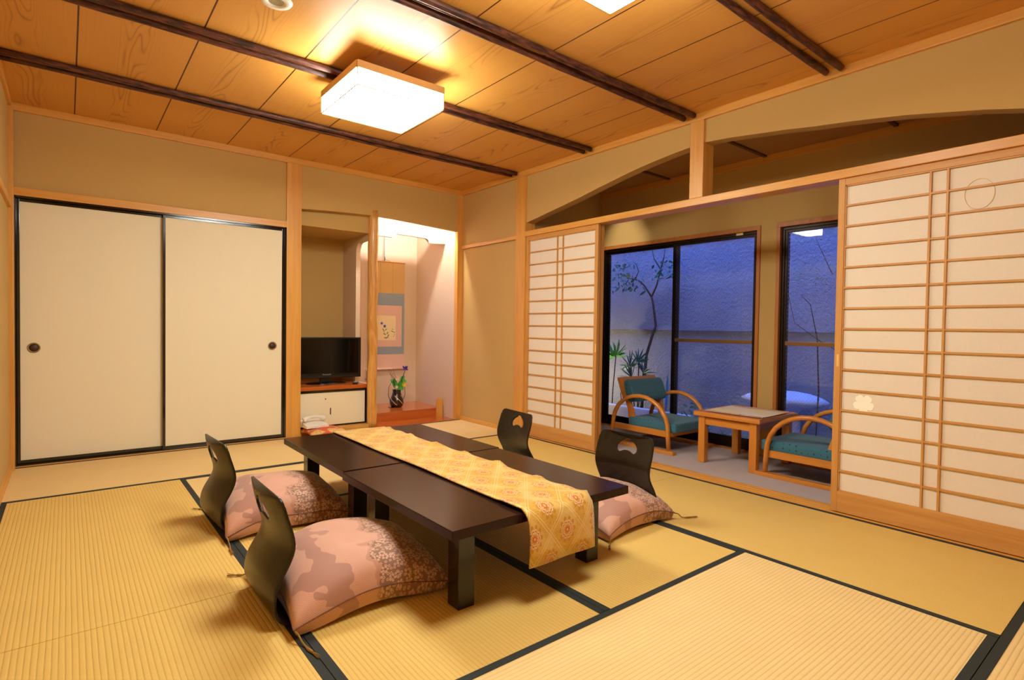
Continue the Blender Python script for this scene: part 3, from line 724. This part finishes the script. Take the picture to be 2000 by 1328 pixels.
# ------------------------------------------------------------------ TV bay
cb = empty('tv_cabinet', (0, 0, 0)); tag(cb, 'low alcove cabinet with cream door and red wood top under the television', 'cabinet')
B('top_board', RX, cb, -1.65, -.99, .085, .72, .385, .420, bev=.002)
f = MB(); f.box(-1.65, -.992, .105, .125, .36, .385); f.box(-1.65, -.992, .105, .125, .046, .06); f.box(-1.012, -.992, .105, .125, .06, .36); f.box(-1.65, -1.635, .105, .125, .06, .36)
f.build('lacquer_frame', LACQ, cb)
d = B('door', FPAP, cb, -1.635, -1.012, .110, .122, .06, .36)
B('slot_pull', plain('dark_slot', '#3a2014', .4), d, -1.348, -1.339, .1075, .111, .155, .215, bev=.001)
MB().lathe([(.001, -.002), (.0055, -.002), (.006, 0)], (-1.39, .110, .30), 14, 'y').build('lock', plain('lock_brass', '#5a4128', .35, .7), d)
B('carcass', plain('dark_carcass', '#2a1c12', .7), cb, -1.65, -.992, .126, .719, .0, .385)
tv = empty('television', (-1.305, .33, .420), math.radians(-2)); tag(tv, 'black flat screen television on the alcove cabinet', 'television')
bz = MB(); bz.box(-.335, .335, -.02, .035, .052, .440, bev=.006); bz.box(-.25, .25, .03, .075, .09, .38, bev=.012); bz.build('housing', BLACKP, tv)
B('screen', GLOSSB, tv, -.305, .305, -.0215, -.019, .098, .425)
B('speaker_strip', plain('tv_lower_bar', '#1b1714', .35), tv, -.30, .30, -.0225, -.018, .056, .074, bev=.001)
MB().lathe([(.19, 0), (.19, .006), (.17, .012), (.06, .016), (.04, .02)], (0, .0, 0), 40, 'z').build('stand_base', GLOSSB, tv)
bpy.data.objects['stand_base'].scale = (1, .62, 1)
B('stand_neck', BLACKP, tv, -.055, .055, -.01, .03, .012, .075, bev=.004)
tc = bpy.data.curves.new('logo', 'FONT'); tc.body = 'Panasonic'; tc.size = .021; tc.extrude = .0004; tc.align_x = 'CENTER'
to = bpy.data.objects.new('tmp_logo', tc); COL.objects.link(to)
dg = bpy.context.evaluated_depsgraph_get(); lm = bpy.data.meshes.new_from_object(to.evaluated_get(dg)); bpy.data.objects.remove(to)
lm.materials.clear(); lm.materials.append(GREYP); lo = bpy.data.objects.new('logo', lm); COL.objects.link(lo); lo.parent = tv; lo.location = (-.0, -.0224, .080); lo.rotation_euler = (PI/2, 0, 0)
rc = empty('remote_control', (-1.085, .155, .420), math.radians(-28)); tag(rc, 'small black remote control beside the television stand', 'remote control')
B('body', BLACKP, rc, -.022, .022, -.065, .065, 0, .018, bev=.005); B('keypad', GREYP, rc, -.016, .016, -.035, .05, .0175, .0195)
# phone on its cushion
pc = empty('phone_cushion', (-1.483, -.095, 0), math.radians(3)); tag(pc, 'flat orange floral cushion under the telephone, on the mat before the cabinet', 'cushion')
n = NT('orange_floral'); v = n.noise(n.scaled((9, 9, 9)), 1, 2); v2 = n.noise(n.scaled((26, 26, 26)), 1, 2)
c = n.mix(n.step(v, .50, .53), lin('#d2603a'), lin('#d9ac6a')); c = n.mix(n.m('MULTIPLY', n.step(v2, .60, .63), n.step(v, .5, .53)), c, lin('#7f8f5a')); n.col(n.mix(n.step(v2, .66, .68), c, lin('#b9b8c8'))); OFL = n.fin(.7, 0, .3)
bm, edge = zabuton_mesh(.175, .028, .030, 4); mb = MB(); mb.bm.free(); mb.bm = bm; c = mb.build('cushion', OFL, pc); c.scale = (.93, .93, .80)
t_m = MB(); t_m.tube([(.160, -.155, .03), (.175, -.165, .026), (.19, -.175, .012), (.20, -.18, .006)], [.003, .003, .005, .003], 8); t_m.build('tassel', plain('beige_tassel', '#d9a978', .8), pc)
ph = empty('telephone', (-1.545, -.03, .086), math.radians(4)); tag(ph, 'white desk telephone on the orange cushion', 'telephone')
pb = MB(); pb.prism([(-.095, 0), (.095, 0), (.095, .048), (.02, .042), (-.095, .018)], -.10, .095, 'x'); pb.build('base', WHITE, ph)
hs = MB(); hp = [(-.095+.19*i/14, -.01, .062+.026*math.sin(PI*i/14)) for i in range(15)]
hs.tube(hp, [.020, .021, .019, .015, .013]+[.012]*5+[.013, .015, .019, .021, .020], 14); hs.build('handset', WHITE, ph)
cd = MB(); cd.tube([(-.10+.004*math.cos(k), -.012+.004*math.sin(k)+k*.0005, .055-.0016*k) for k in range(30)], .0016, 6); cd.build('coiled_cord', plain('cord_grey', '#5a5a62', .6), ph)

# ------------------------------------------------------------------ scroll, vase
sc = empty('hanging_scroll', (-.4275, .862, 0)); tag(sc, 'hanging scroll with painted blue bellflowers on the alcove wall', 'hanging scroll')
def sheet(nm, c, x0, x1, z0, z1, y, t=.0012): return B(nm, plain('scroll_'+nm, c, .85, 0, .03, 60, .2), sc, x0, x1, y-t, y, z0, z1)
sheet('upper_mount', '#c9a468', -.2225, .2225, 1.345, 1.69, 0)
sheet('blue_mount', '#8d99a6', -.2225, .2225, .655, 1.345, 0)
sheet('pink_mount', '#d8b3a4', -.190, .190, .742, 1.207, -.0013)
sheet('lower_mount', '#d8b3a4', -.2225, .2225, .50, .655, 0)
pic = sheet('picture', '#e6d2ac', -.114, .114, .815, 1.092, -.0028)
for x in (-.075, .075): sheet('ribbon', '#b98f55', x-.002, x+.002, 1.345, 1.69, -.0013)
MB().tube([(-.2225, -.004, 1.695), (.2225, -.004, 1.695)], .006, 8).build('top_rod', OX, sc)
rb = MB(); rb.tube([(-.225, -.010, .492), (.225, -.010, .492)], .013, 16); rr_ = rb.build('bottom_roller', plain('pink_roller', '#dcb4a4', .6), sc)
IVO = plain('ivory_knob', '#e8ddc8', .35)
for s in (-1, 1): MB().tube([(s*.225, -.010, .492), (s*.243, -.010, .492), (s*.246, -.010, .492)], [.016, .016, .01], 14).build('roller_knob', IVO, rr_)
# painted flower (shapes lying on the sheet)
PB_ = plain('paint_blue', '#2f4fc0', .8)
for cx, cz, r in ((-.058, 1.005, .022), (-.022, .973, .025)):
    pts = [(cx+(r if k % 2 == 0 else r*.42)*math.sin(PI*k/5+.2), cz+(r if k % 2 == 0 else r*.42)*math.cos(PI*k/5+.2)) for k in range(10)]
    MB().prism(pts, -.0046, -.0041, 'y').build('painted_bellflower', PB_, pic)
PG_ = plain('paint_green', '#5d8a3a', .8)
for cx, cz, a, L in ((-.04, .935, .9, .018), (-.006, .935, -.7, .016), (-.03, .915, 1.2, .014), (-.022, .885, .5, .02), (.012, .895, -.9, .018), (.022, .865, -1.2, .02), (-.012, .842, .2, .02), (.01, .845, .2, .016), (.075, .94, .6, .012), (.072, .915, .3, .016), (.095, .905, -.6, .012), (.098, .88, 1.2, .01), (.09, .86, -.4, .010)):
    ca, sa = math.cos(a), math.sin(a); pts = []
    for k in range(8):
        t = 2*PI*k/8; x, z = L*math.cos(t), L*.33*math.sin(t); pts.append((cx+x*ca+z*sa, cz+z*ca-x*sa))
    MB().prism(pts, -.0046, -.0041, 'y').build('painted_leaf', PG_, pic)
n = NT('patterned_ribbon'); X, Y, Z = n.xyz(); q = n.m('MODULO', n.m('ADD', n.m('FLOOR', n.m('MULTIPLY', X, 190.0)), n.m('ADD', n.m('FLOOR', n.m('MULTIPLY', Z, 95.0)), 400.0)), 2.0)
n.col(n.mix(q, lin('#1b2233'), lin('#c9ccd4'))); RIB = n.fin(.7)
hk = B('scroll_hook', RIB, None, -.470, -.459, .845, .850, 1.735, 2.24); hk2 = hk; tag(hk, 'black and white checked hanger strap above the scroll', 'hanger')
MB().tube([(-.4645, .845, 1.745), (-.4645, .84, 1.72), (-.4645, .845, 1.70)], .004, 8).build('hook', LACQ, hk)
MB().tube([(-.06, -.004, 1.697), (-.037, -.012, 1.72), (.055, -.004, 1.697)], .0012, 6).build('hanging_cord', LACQ, sc)
fz_ = MB(); fz_.tube([(-.665, .85, .47), (-.665, .85, .40)], .0012, 5); bl_ = fz_.build('scroll_weight_cord', CORD, sc); bl_.location = (.4275, -.862, 0)
sw_ = MB(); sw_.lathe([(.001, -.014), (.010, -.009), (.014, 0), (.010, .009), (.001, .014)], (-.665, .85, .39), 14); q_ = sw_.build('scroll_weight', plain('pink_weight', '#c0708a', .5), sc); q_.location = (.4275, -.862, 0)

va = empty('ikebana_vase', (-.452, .545, .10)); tag(va, 'dark pottery vase with diagonal stripes and an iris arrangement on the red platform', 'vase')
n = NT('vase_glaze'); X, Y, Z = n.xyz(); th = n.m('ARCTAN2', Y, X); w = n.noise(n.scaled((9, 9, 9)), 1, 2)
s = n.m('FRACT', n.m('ADD', n.m('ADD', n.m('MULTIPLY', th, 5/(2*PI)), n.m('MULTIPLY', Z, 14.0)), n.m('MULTIPLY', w, .5)))
zm_ = n.m('MULTIPLY', n.m('GREATER_THAN', Z, .03), n.m('LESS_THAN', Z, .13))
n.col(n.mix(n.m('MULTIPLY', n.m('LESS_THAN', s, .16), zm_), lin('#1c120c'), lin('#b98f63'))); n.bump(w, .4, .004); VG = n.fin(.25, 0, .5, .5)
MB().lathe([(.045, 0), (.058, .008), (.071, .03), (.075, .055), (.068, .09), (.052, .13), (.044, .16), (.045, .185), (.049, .19), (.040, .188), (.037, .17)], (0, 0, 0), 36).build('vase_body', VG, va)
hd = MB()
for s in (-1, 1): hd.tube([(s*.07, 0, .06), (s*.10, 0, .13), (s*.095, 0, .22), (s*.06, 0, .28), (s*.02, 0, .25)], [.003, .0028, .0026, .002, .0015], 6)
hd.build('handle_vine', BARK, va)
B('tray', LACQ, va, -.085, -.02, -.04, .03, .0, .006, bev=.002)
def leafquad(mb, base, tip, w, cup=.2):
    b_, t_2 = Vector(base), Vector(tip); d = t_2-b_; sd = d.cross(Vector((.2, -1, .3))).normalized()*w; up = sd.cross(d).normalized()*w*cup
    N5 = 5; L, R, C = [], [], []
    for i in range(N5+1):
        t = i/N5; c = b_+d*t-Vector((0, 0, 1))*w*.5*t*t; k = math.sin(PI*min(1, t*.93+.04))**.8
        L.append(mb.bm.verts.new(c+sd*k+up*k)); R.append(mb.bm.verts.new(c-sd*k+up*k)); C.append(mb.bm.verts.new(c))
    for i in range(N5):
        mb.bm.faces.new((L[i], C[i], C[i+1], L[i+1])); mb.bm.faces.new((C[i], R[i], R[i+1], C[i+1]))
SOL = (('SOLIDIFY', dict(thickness=.0012)),)
r5 = random.Random(5)
lv = MB()
for (x, y, z, tx, tz, w) in ((0, 0, .19, -.05, .29, .020), (-.01, 0, .2, -.02, .33, .018), (.01, 0, .19, .05, .28, .022), (.02, 0, .2, .09, .26, .018), (.02, 0, .21, .085, .31, .020), (.03, 0, .2, .10, .21, .020), (0, -.01, .19, .02, .31, .016), (-.01, -.02, .19, .03, .24, .022), (.04, 0, .28, .11, .34, .018), (.06, 0, .27, .12, .29, .018), (-.02, 0, .24, -.06, .31, .016), (0, -.01, .2, -.04, .24, .018), (.01, -.02, .2, .07, .23, .02)):
    leafquad(lv, (x, y, z), (tx, y+r5.uniform(-.04, .04), tz), w*1.35)
lv.build('arranged_leaf', LEAF, va, SOL)
tw = MB()
for (tx, tz, sx) in ((-.10, .42, -.02), (-.07, .40, -.03), (-.045, .43, .02), (-.02, .35, .02), (-.08, .36, -.01)):
    tw.tube([(-.01, 0, .18), (-.03+sx*.2, 0, .26), (tx*.6, 0, .33), (tx, .0, tz)], [.0022, .0018, .0014, .0009], 5)
tw.tube([(.01, 0, .19), (.05, 0, .27), (.085, 0, .36), (.10, 0, .40)], [.004, .004, .0035, .003], 6)
tw = tw.build('twig', BARK, va); CK = plain('catkin_grey', '#6a5a4a', .8)
for (tx, tz) in ((-.10, .42), (-.07, .40), (-.045, .43), (-.02, .35), (-.085, .37)):
    for k in range(6):
        t = .4+k*.11; x = -.01+(tx+.01)*t; z = .18+(tz-.18)*t; MB().lathe([(.0005, -.004), (.0028, 0), (.0005, .004)], (x+.003*(-1)**k, 0, z), 6).build('catkin', CK, tw)
ir = MB()
for k in range(6):
    a = k*PI/3; leafquad(ir, (.10, 0, .405), (.10+.035*math.cos(a), .02*math.sin(a), .42+(.028 if k % 2 else -.012)), .012)
ir.build('iris_flower', plain('iris_purple', '#4a2380', .6), va, SOL)
yf_ = MB()
for k in range(7):
    a = k*2*PI/7; leafquad(yf_, (.065, -.02, .245), (.065+.026*math.cos(a), -.045, .25+.028*math.sin(a)), .012)
yf_.build('yellow_flower', plain('petal_yellow', '#d8c21e', .6), va, SOL)
PP_ = plain('petal_pale', '#d8b7a0', .6)
for cx, cz in ((-.025, .225), (-.022, .315)):
    wf = MB()
    for k in range(6):
        a = k*PI/3; leafquad(wf, (cx, -.03, cz), (cx+.020*math.cos(a), -.045, cz+.020*math.sin(a)), .009)
    wf.build('pale_flower', PP_, va, SOL)

# ------------------------------------------------------------------ sunroom furniture
GC = 'oak armchairs with hooped arms and teal cushions'
def armchair(x, y, rz):
    r = empty('armchair', (x, y, 0), rz)   # faces -y locally; x half width .26
    hw = .26
    for s in (-1, 1):
        X_ = s*hw
        B('sled_foot', OY, r, X_-.024, X_+.024, -.355, .33, 0, .028, bev=.006)
        pts = [(X_, -.300, .02), (X_, -.292, .14)]
        for k in range(15):
            a = PI*k/14; pts.append((X_, -.010-.282*math.cos(a)*1.0, .155+.275*math.sin(a)**.9))
        pts += [(X_, .280, .14), (X_, .288, .02)]
        MB().tube(pts, .0195, 14, sx=.85).build('hooped_arm', OY, r)
        B('side_rail', OY, r, X_-s*.018-.009, X_-s*.018+.009, -.285, .275, .128, .176, bev=.003)
        q = MB(); q.prism([(.045, .135), (.125, .135), (.150, .30), (.245, .555), (.215, .558), (.095, .30)], X_-s*.055-.011, X_-s*.055+.011, 'x'); q.build('back_post', OZ, r)
    B('front_rail', OX, r, -hw+.02, hw-.02, -.305, -.275, .135, .165, bev=.003)
    B('rear_rail', OX, r, -hw+.02, hw-.02, .10, .13, .125, .165, bev=.003)
    B('floor_rail', plain('dark_oak', '#9a5f28', .4), r, -hw+.02, hw-.02, .17, .20, .012, .04, bev=.003)
    cu = MB(); cu.box(-.235, .235, -.345, .125, .165, .245, bev=.028, seg=4)
    for v in cu.bm.verts:
        t = max(0, (v.co.z-.2)/.05); v.co.z += t*(.012*(1-(v.co.x/.235)**2)-.008*abs(v.co.y+.1)/.23) + (v.co.y < -.3)*.0
    c = cu.build('seat_cushion', TEAL, r)
    for f in c.data.polygons: f.use_smooth = True
    # back pad, tilted bolster
    bk = MB(); tilt = math.radians(-21)
    prof = []
    for k in range(20):
        a = 2*PI*k/20; prof.append((.040*math.copysign(abs(math.cos(a))**.75, math.cos(a)), .098*math.copysign(abs(math.sin(a))**.6, math.sin(a))))
    pr = []
    for p, q2 in prof: pr.append((.135+p*math.cos(tilt)-q2*math.sin(tilt), .455+p*math.sin(tilt)+q2*math.cos(tilt)))
    bk.prism(pr, -.228, .228, 'x'); bo = bk.build('back_cushion', TEAL, r, (('BEVEL', dict(width=.012, segments=3, limit_method='ANGLE', angle_limit=.8)),))
    q = MB(); q.prism([(.165, .40), (.185, .392), (.248, .56), (.222, .566)], -.245, .245, 'x'); q.build('back_board', OX, r)
    return r
c1_ = armchair(.71, -1.995, 0); tag(c1_, 'oak armchair with teal seat and visible back, at the left of the small table', 'armchair', GC)
c2_ = dup(c1_, (.71, -3.365, 0), PI); tag(c2_, 'oak armchair with teal seat at the right, half hidden by the right shoji', 'armchair', GC)
ta = empty('side_table', (.70, -2.785, 0)); tag(ta, 'small square oak table between the two teal armchairs', 'side table')
tp = MB(); tp.box(-.285, .285, -.255, .255, .345, .374, bev=.012, seg=4); tp.build('tabletop', OY, ta)
lp_ = MB()
for a_ in ((-.283, .283, -.253, -.238), (-.283, .283, .238, .253)): lp_.box(*a_, .373, .379, bev=.002)
for a_ in ((-.283, -.268, -.237, .237), (.268, .283, -.237, .237)): lp_.box(*a_, .373, .379, bev=.002)
lp_.build('raised_lip', OY, ta)
f = MB(); f.box(-.245, .245, -.21, -.19, .285, .335); f.box(-.245, .245, .19, .21, .285, .335); f.box(-.255, -.235, -.20, .20, .285, .335); f.box(.235, .255, -.20, .20, .285, .335); f.box(-.235, .235, -.19, .19, .33, .346); f.build('apron', OY, ta)
for sx in (-1, 1):
    for sy in (-1, 1): B('leg', OZ, ta, sx*.238-.027, sx*.238+.027, sy*.197-.027, sy*.197+.027, 0, .345, bev=.010)
n = NT('woven_mat'); X, Y, Z = n.xyz(); v = n.noise(n.scaled((12, 5, 1)), 1, 3); th2 = n.noise(n.scaled((400, 60, 1)), 1, 2)
c = n.mix(n.step(v, .40, .55), lin('#efe4f0'), lin('#f5e3b8')); n.col(n.mix(n.m('MULTIPLY', th2, .25), c, lin('#b9a27c'))); n.bump(th2, .3, .001); MATM = n.fin(.85, 0, .2)
pm = empty('fringed_table_mat', (.695, -2.80, .3795), math.radians(3)); tag(pm, 'woven mat with pink fringe on the small oak table', 'table mat')
bmw = MB(); N6 = 16; g = {}
for i in range(N6+1):
    for j in range(N6+1):
        x, y = -.20+.40*i/N6, -.215+.43*j/N6; g[i, j] = bmw.bm.verts.new((x, y, .002+.0015*math.sin(x*30)*math.sin(y*22)+.004*max(0, (abs(y)-.17)/.04)))
for i in range(N6):
    for j in range(N6): bmw.bm.faces.new((g[i, j], g[i+1, j], g[i+1, j+1], g[i, j+1])).smooth = True
bmw.build('cloth', MATM, pm, (('SOLIDIFY', dict(thickness=.003, offset=1)),))
fr = MB(); r6 = random.Random(6)
for s in (-1, 1):
    for k in range(70):
        y = -.214+.428*k/69; fr.tube([(s*.198, y, .003), (s*.212, y+r6.uniform(-.004, .004), .006+r6.uniform(0, .004)), (s*.228, y+r6.uniform(-.008, .008), .003)], [.0016, .0018, .0012], 4)
    for k in range(50):
        x = -.198+.396*k/49; fr.tube([(x, s*.213, .006), (x+r6.uniform(-.004, .004), s*.222, .007)], [.0016, .0012], 4)
tag(fr.build('fringe', plain('pink_fringe', '#e6bda8', .9), pm), kind='stuff')

# ------------------------------------------------------------------ garden
st(B('ground_garden', SOIL, None, 1.12, 2.6, -6, 1.2, -.25, -.12), 'dark soil of the small garden', 'ground')
gw = MB(); gw.box(2.02, 2.5, -6.2, 1.4, 1.93, 2.7); gw.box(2.04, 2.5, -6.2, 1.4, .975, 1.93); gw.box(2.065, 2.5, -6.2, 1.4, -.25, .975)
gw.box(1.2, 2.5, 1.2, 1.5, -.25, 2.7); gw.box(1.2, 2.5, -6.3, -6.0, -.25, 2.7)
st(gw.build('wall_garden', GWALL), 'rough rendered garden wall beyond the windows', 'wall')
st(MB().box(1.0, 1.25, -6.2, 1.4, CZ, 2.65).build('wall_upper', PLAS), 'house wall above the windows', 'wall')
st(B('wall_return', PLAS, None, 1.0, 1.2, -.9, 1.4, -.25, 2.5), 'house wall beside the garden', 'wall')
kb = MB(); kb.box(1.55, 1.63, -1.75, .4, -.12, .13, bev=.012); tag(kb.build('stone_curb', STONE), 'pale low stone curb in the garden behind the left armchair', 'curb')
rk = MB(); rk.lathe([(.02, .45), (.12, .445), (.22, .43), (.32, .40), (.385, .365), (.37, .352), (.27, .335), (.15, .28), (.14, .0), (.2, -.13)], (1.78, -2.56, 0), 36)
for v in rk.bm.verts:
    k = .03*math.sin(v.co.y*9)+.02*math.cos(v.co.x*13+v.co.z*7); v.co.x = 1.78+(v.co.x-1.78)*(.60+k); v.co.z += .006*math.sin(v.co.y*6)
tag(rk.build('garden_rock', STONE), 'broad pale flat-topped garden rock outside behind the small table', 'rock')
def fan(mb, c, R, n_, sp, tiltv, w, r):
    c = Vector(c); tv = Vector(tiltv).normalized(); s1_ = tv.cross(Vector((0, 1, .1))).normalized(); s2_ = tv.cross(s1_)
    for k in range(n_):
        a = -sp/2+sp*k/(n_-1)+r.uniform(-.08, .08)
        d = (s2_*math.sin(a)+tv*math.cos(a)+s1_*r.uniform(-.25, .25)).normalized(); leafquad(mb, c, c+d*R*r.uniform(.8, 1.05), w)
def plant(name, label, cat, stems, leaves, lm_, loc, group=None, lname='foliage'):
    r = empty(name, loc); tag(r, label, cat, group); m = MB()
    for pts, rad in stems: m.tube([Vector(p)-Vector(loc) for p in pts], rad, 7)
    m.build('stem', BARK, r); m = MB(); leaves(m, Vector(loc)); m.build(lname, lm_, r, SOL); return r
r8 = random.Random(8)
def lf1(m, o):
    for c, R, ti in (((1.7, -.67, .67), .20, (0, .1, 1)), ((1.72, -.62, .66), .17, (-.2, .5, 1))): fan(m, Vector(c)-o, R, 13, 3.2, ti, .019, r8)
plant('fan_palm', 'tall fan palm with bright green leaves at the left edge of the window', 'palm', [([(1.7, -.62, -.13), (1.7, -.63, .25), (1.7, -.67, .67)], [.008, .007, .006])], lf1, LEAF, (1.7, -.62, -.12))
def lf2(m, o):
    for c, R, ti in (((1.72, -.86, .56), .17, (0, .1, .9)), ((1.7, -.98, .62), .15, (.1, -.5, .7)), ((1.7, -.90, .44), .16, (0, .3, .1)), ((1.7, -1.06, .50), .15, (-.1, -.7, .3)), ((1.74, -.97, .33), .14, (0, -.2, -.2))): fan(m, Vector(c)-o, R*1.15, 11, 3.4, ti, .016, r8)
plant('fan_palm', 'shorter dark fan palm clump in front of the leaning trunk', 'palm', [([(1.7, -.98, -.13), (1.71, -.93, .2), (1.72, -.86, .56)], .007), ([(1.7, -.99, -.13), (1.7, -1.0, .62)], .007), ([(1.7, -.97, -.13), (1.7, -1.06, .50)], .006), ([(1.7, -.80, -.13), (1.7, -.75, .25), (1.7, -.86, .44)], .005)], lf2, LEAFD, (1.7, -.98, -.12))
def lf3(m, o):
    for k in range(110):
        c = Vector((1.88+r8.uniform(-.12, .12), r8.uniform(-.88, -.42), r8.uniform(1.42, 1.76)))
        if r8.random() < .25: c.y = r8.uniform(-1.3, -1.05); c.z = r8.uniform(1.5, 1.75)
        leafquad(m, c-o, c-o+Vector((r8.uniform(-.03, .03), r8.uniform(-.08, .08), r8.uniform(-.05, .02))), .018)
plant('garden_tree', 'slender forked garden tree behind the left window pane', 'tree',
      [([(1.880, -0.892, -0.130), (1.880, -0.932, 0.379), (1.880, -0.962, 0.690), (1.880, -1.042, 0.928), (1.880, -1.082, 1.021), (1.880, -1.042, 1.260), (1.880, -1.017, 1.343)], [.020, .018, .017, .016, .014, .012, .012]),
       ([(1.880, -1.017, 1.343), (1.880, -1.082, 1.467), (1.880, -1.132, 1.643), (1.880, -1.042, 1.767), (1.880, -1.012, 1.881)], [.011, .009, .008, .006, .004]), ([(1.880, -1.132, 1.643), (1.880, -1.172, 1.778), (1.880, -1.192, 1.933)], [.007, .005, .003]),
       ([(1.880, -1.017, 1.343), (1.880, -0.912, 1.477), (1.880, -0.832, 1.539), (1.880, -0.762, 1.560), (1.880, -0.662, 1.571)], [.011, .009, .008, .007, .003]), ([(1.880, -0.782, 1.560), (1.880, -0.832, 1.643), (1.880, -0.792, 1.726), (1.880, -0.742, 1.757)], [.006, .005, .004, .003]),
       ([(1.880, -0.702, 1.726), (1.880, -0.612, 1.684), (1.880, -0.482, 1.726)], [.004, .004, .003])], lf3, LEAFD, (1.880, -0.892, -0.120))
def lf4(m, o):
    for k in range(150):
        y = r8.uniform(-2.3, -1.62); e = 1-((y+1.96)/.36)**2; c = Vector((1.38+r8.uniform(-.10, .10), y, -.08+r8.random()*.40*max(.15, e)))
        leafquad(m, c-o, c-o+Vector((r8.uniform(-.05, .02), r8.uniform(-.05, .05), r8.uniform(-.01, .05))), .013)
plant('low_shrub', 'low dark leafy shrub outside between the armchair and the rock', 'shrub', [([(1.38, -1.96, -.13), (1.38, -1.9, .1), (1.38, -1.8, .2)], .006), ([(1.38, -1.96, -.13), (1.38, -2.05, .15)], .006)], lf4, LEAFD, (1.38, -1.96, -.12))
def lf5(m, o):
    for k in range(60):
        c = Vector((1.38+r8.uniform(-.10, .10), r8.uniform(-.75, -.42), r8.uniform(-.1, .28))); leafquad(m, c-o, c-o+Vector((r8.uniform(-.04, .04), r8.uniform(-.05, .05), r8.uniform(-.02, .06))), .014)
plant('low_shrub', 'dark ground shrub outside at the lower left corner of the window', 'shrub', [([(1.38, -.6, -.13), (1.38, -.6, .15)], .006)], lf5, LEAFD, (1.38, -.6, -.12))
def lf6(m, o):
    leafquad(m, Vector((1.74, -1.33, .05))-o, Vector((1.74, -1.35, .52))-o, .035, .1); leafquad(m, Vector((1.74, -1.31, .05))-o, Vector((1.76, -1.25, .35))-o, .025, .1)
plant('broad_leaf_plant', 'single upright broad blue-green leaf beside the window mullion', 'plant', [([(1.74, -1.33, -.13), (1.74, -1.33, .1)], .006)], lf6, plain('leaf_teal', '#3f8f9c', .5), (1.74, -1.33, -.12))
def lf7(m, o):
    for cy, cz, nn, sp in ((-2.98, 1.428, 40, .18), (-2.72, 1.38, 16, .06), (-3.22, 1.42, 20, .08), (-3.3, .95, 8, .05), (-3.05, 1.78, 30, .2)):
        for k in range(nn):
            c = Vector((1.42+r8.uniform(-.06, .06), cy+r8.gauss(0, sp*.6), cz+r8.gauss(0, sp*.35))); leafquad(m, c-o, c-o+Vector((0, r8.uniform(-.03, .03), r8.uniform(-.025, .02))), .005)
plant('maple_sapling', 'thin feathery maple outside the right window', 'tree', [([(1.42, -2.98, -.13), (1.42, -3.0, .5), (1.42, -2.98, .92), (1.42, -2.92, 1.2), (1.42, -2.84, 1.28)], [.006, .006, .005, .003, .002]), ([(1.42, -2.98, .92), (1.42, -3.1, .85), (1.42, -3.3, .74)], [.004, .003, .002]), ([(1.42, -2.98, .92), (1.42, -2.8, 1.05), (1.42, -2.74, 1.3), (1.42, -2.72, 1.4)], [.003, .002, .002, .001]),
      ([(1.42, -3.35, 1.5), (1.42, -3.2, 1.55), (1.42, -3.08, 1.426), (1.42, -2.95, 1.72)], [.006, .005, .004, .002]), ([(1.42, -3.35, 1.5), (1.42, -3.35, -.13)], [.006, .010])], lf7, LEAF, (1.42, -2.98, -.12))
# assumed small garden floor light, added for the lit palms, at the left out of view behind the house wall
gl_ = empty('assumed_garden_lamp', (1.42, -.05, -.12)); tag(gl_, 'small assumed garden lamp, unseen, standing left of the window view', 'garden lamp')
MB().lathe([(.03, 0), (.03, .30), (.05, .30), (.05, .42), (.055, .43), (.01, .46)], (0, 0, 0), 20).build('post', BRONZE, gl_)
ld = bpy.data.lights.new('assumed_garden_bulb', 'POINT'); ld.energy = 13; ld.color = (1.0, .85, .62); ld.shadow_soft_size = .03
lo_ = bpy.data.objects.new('assumed_garden_bulb', ld); COL.objects.link(lo_); lo_.parent = gl_; lo_.location = (0, -.14, .42)
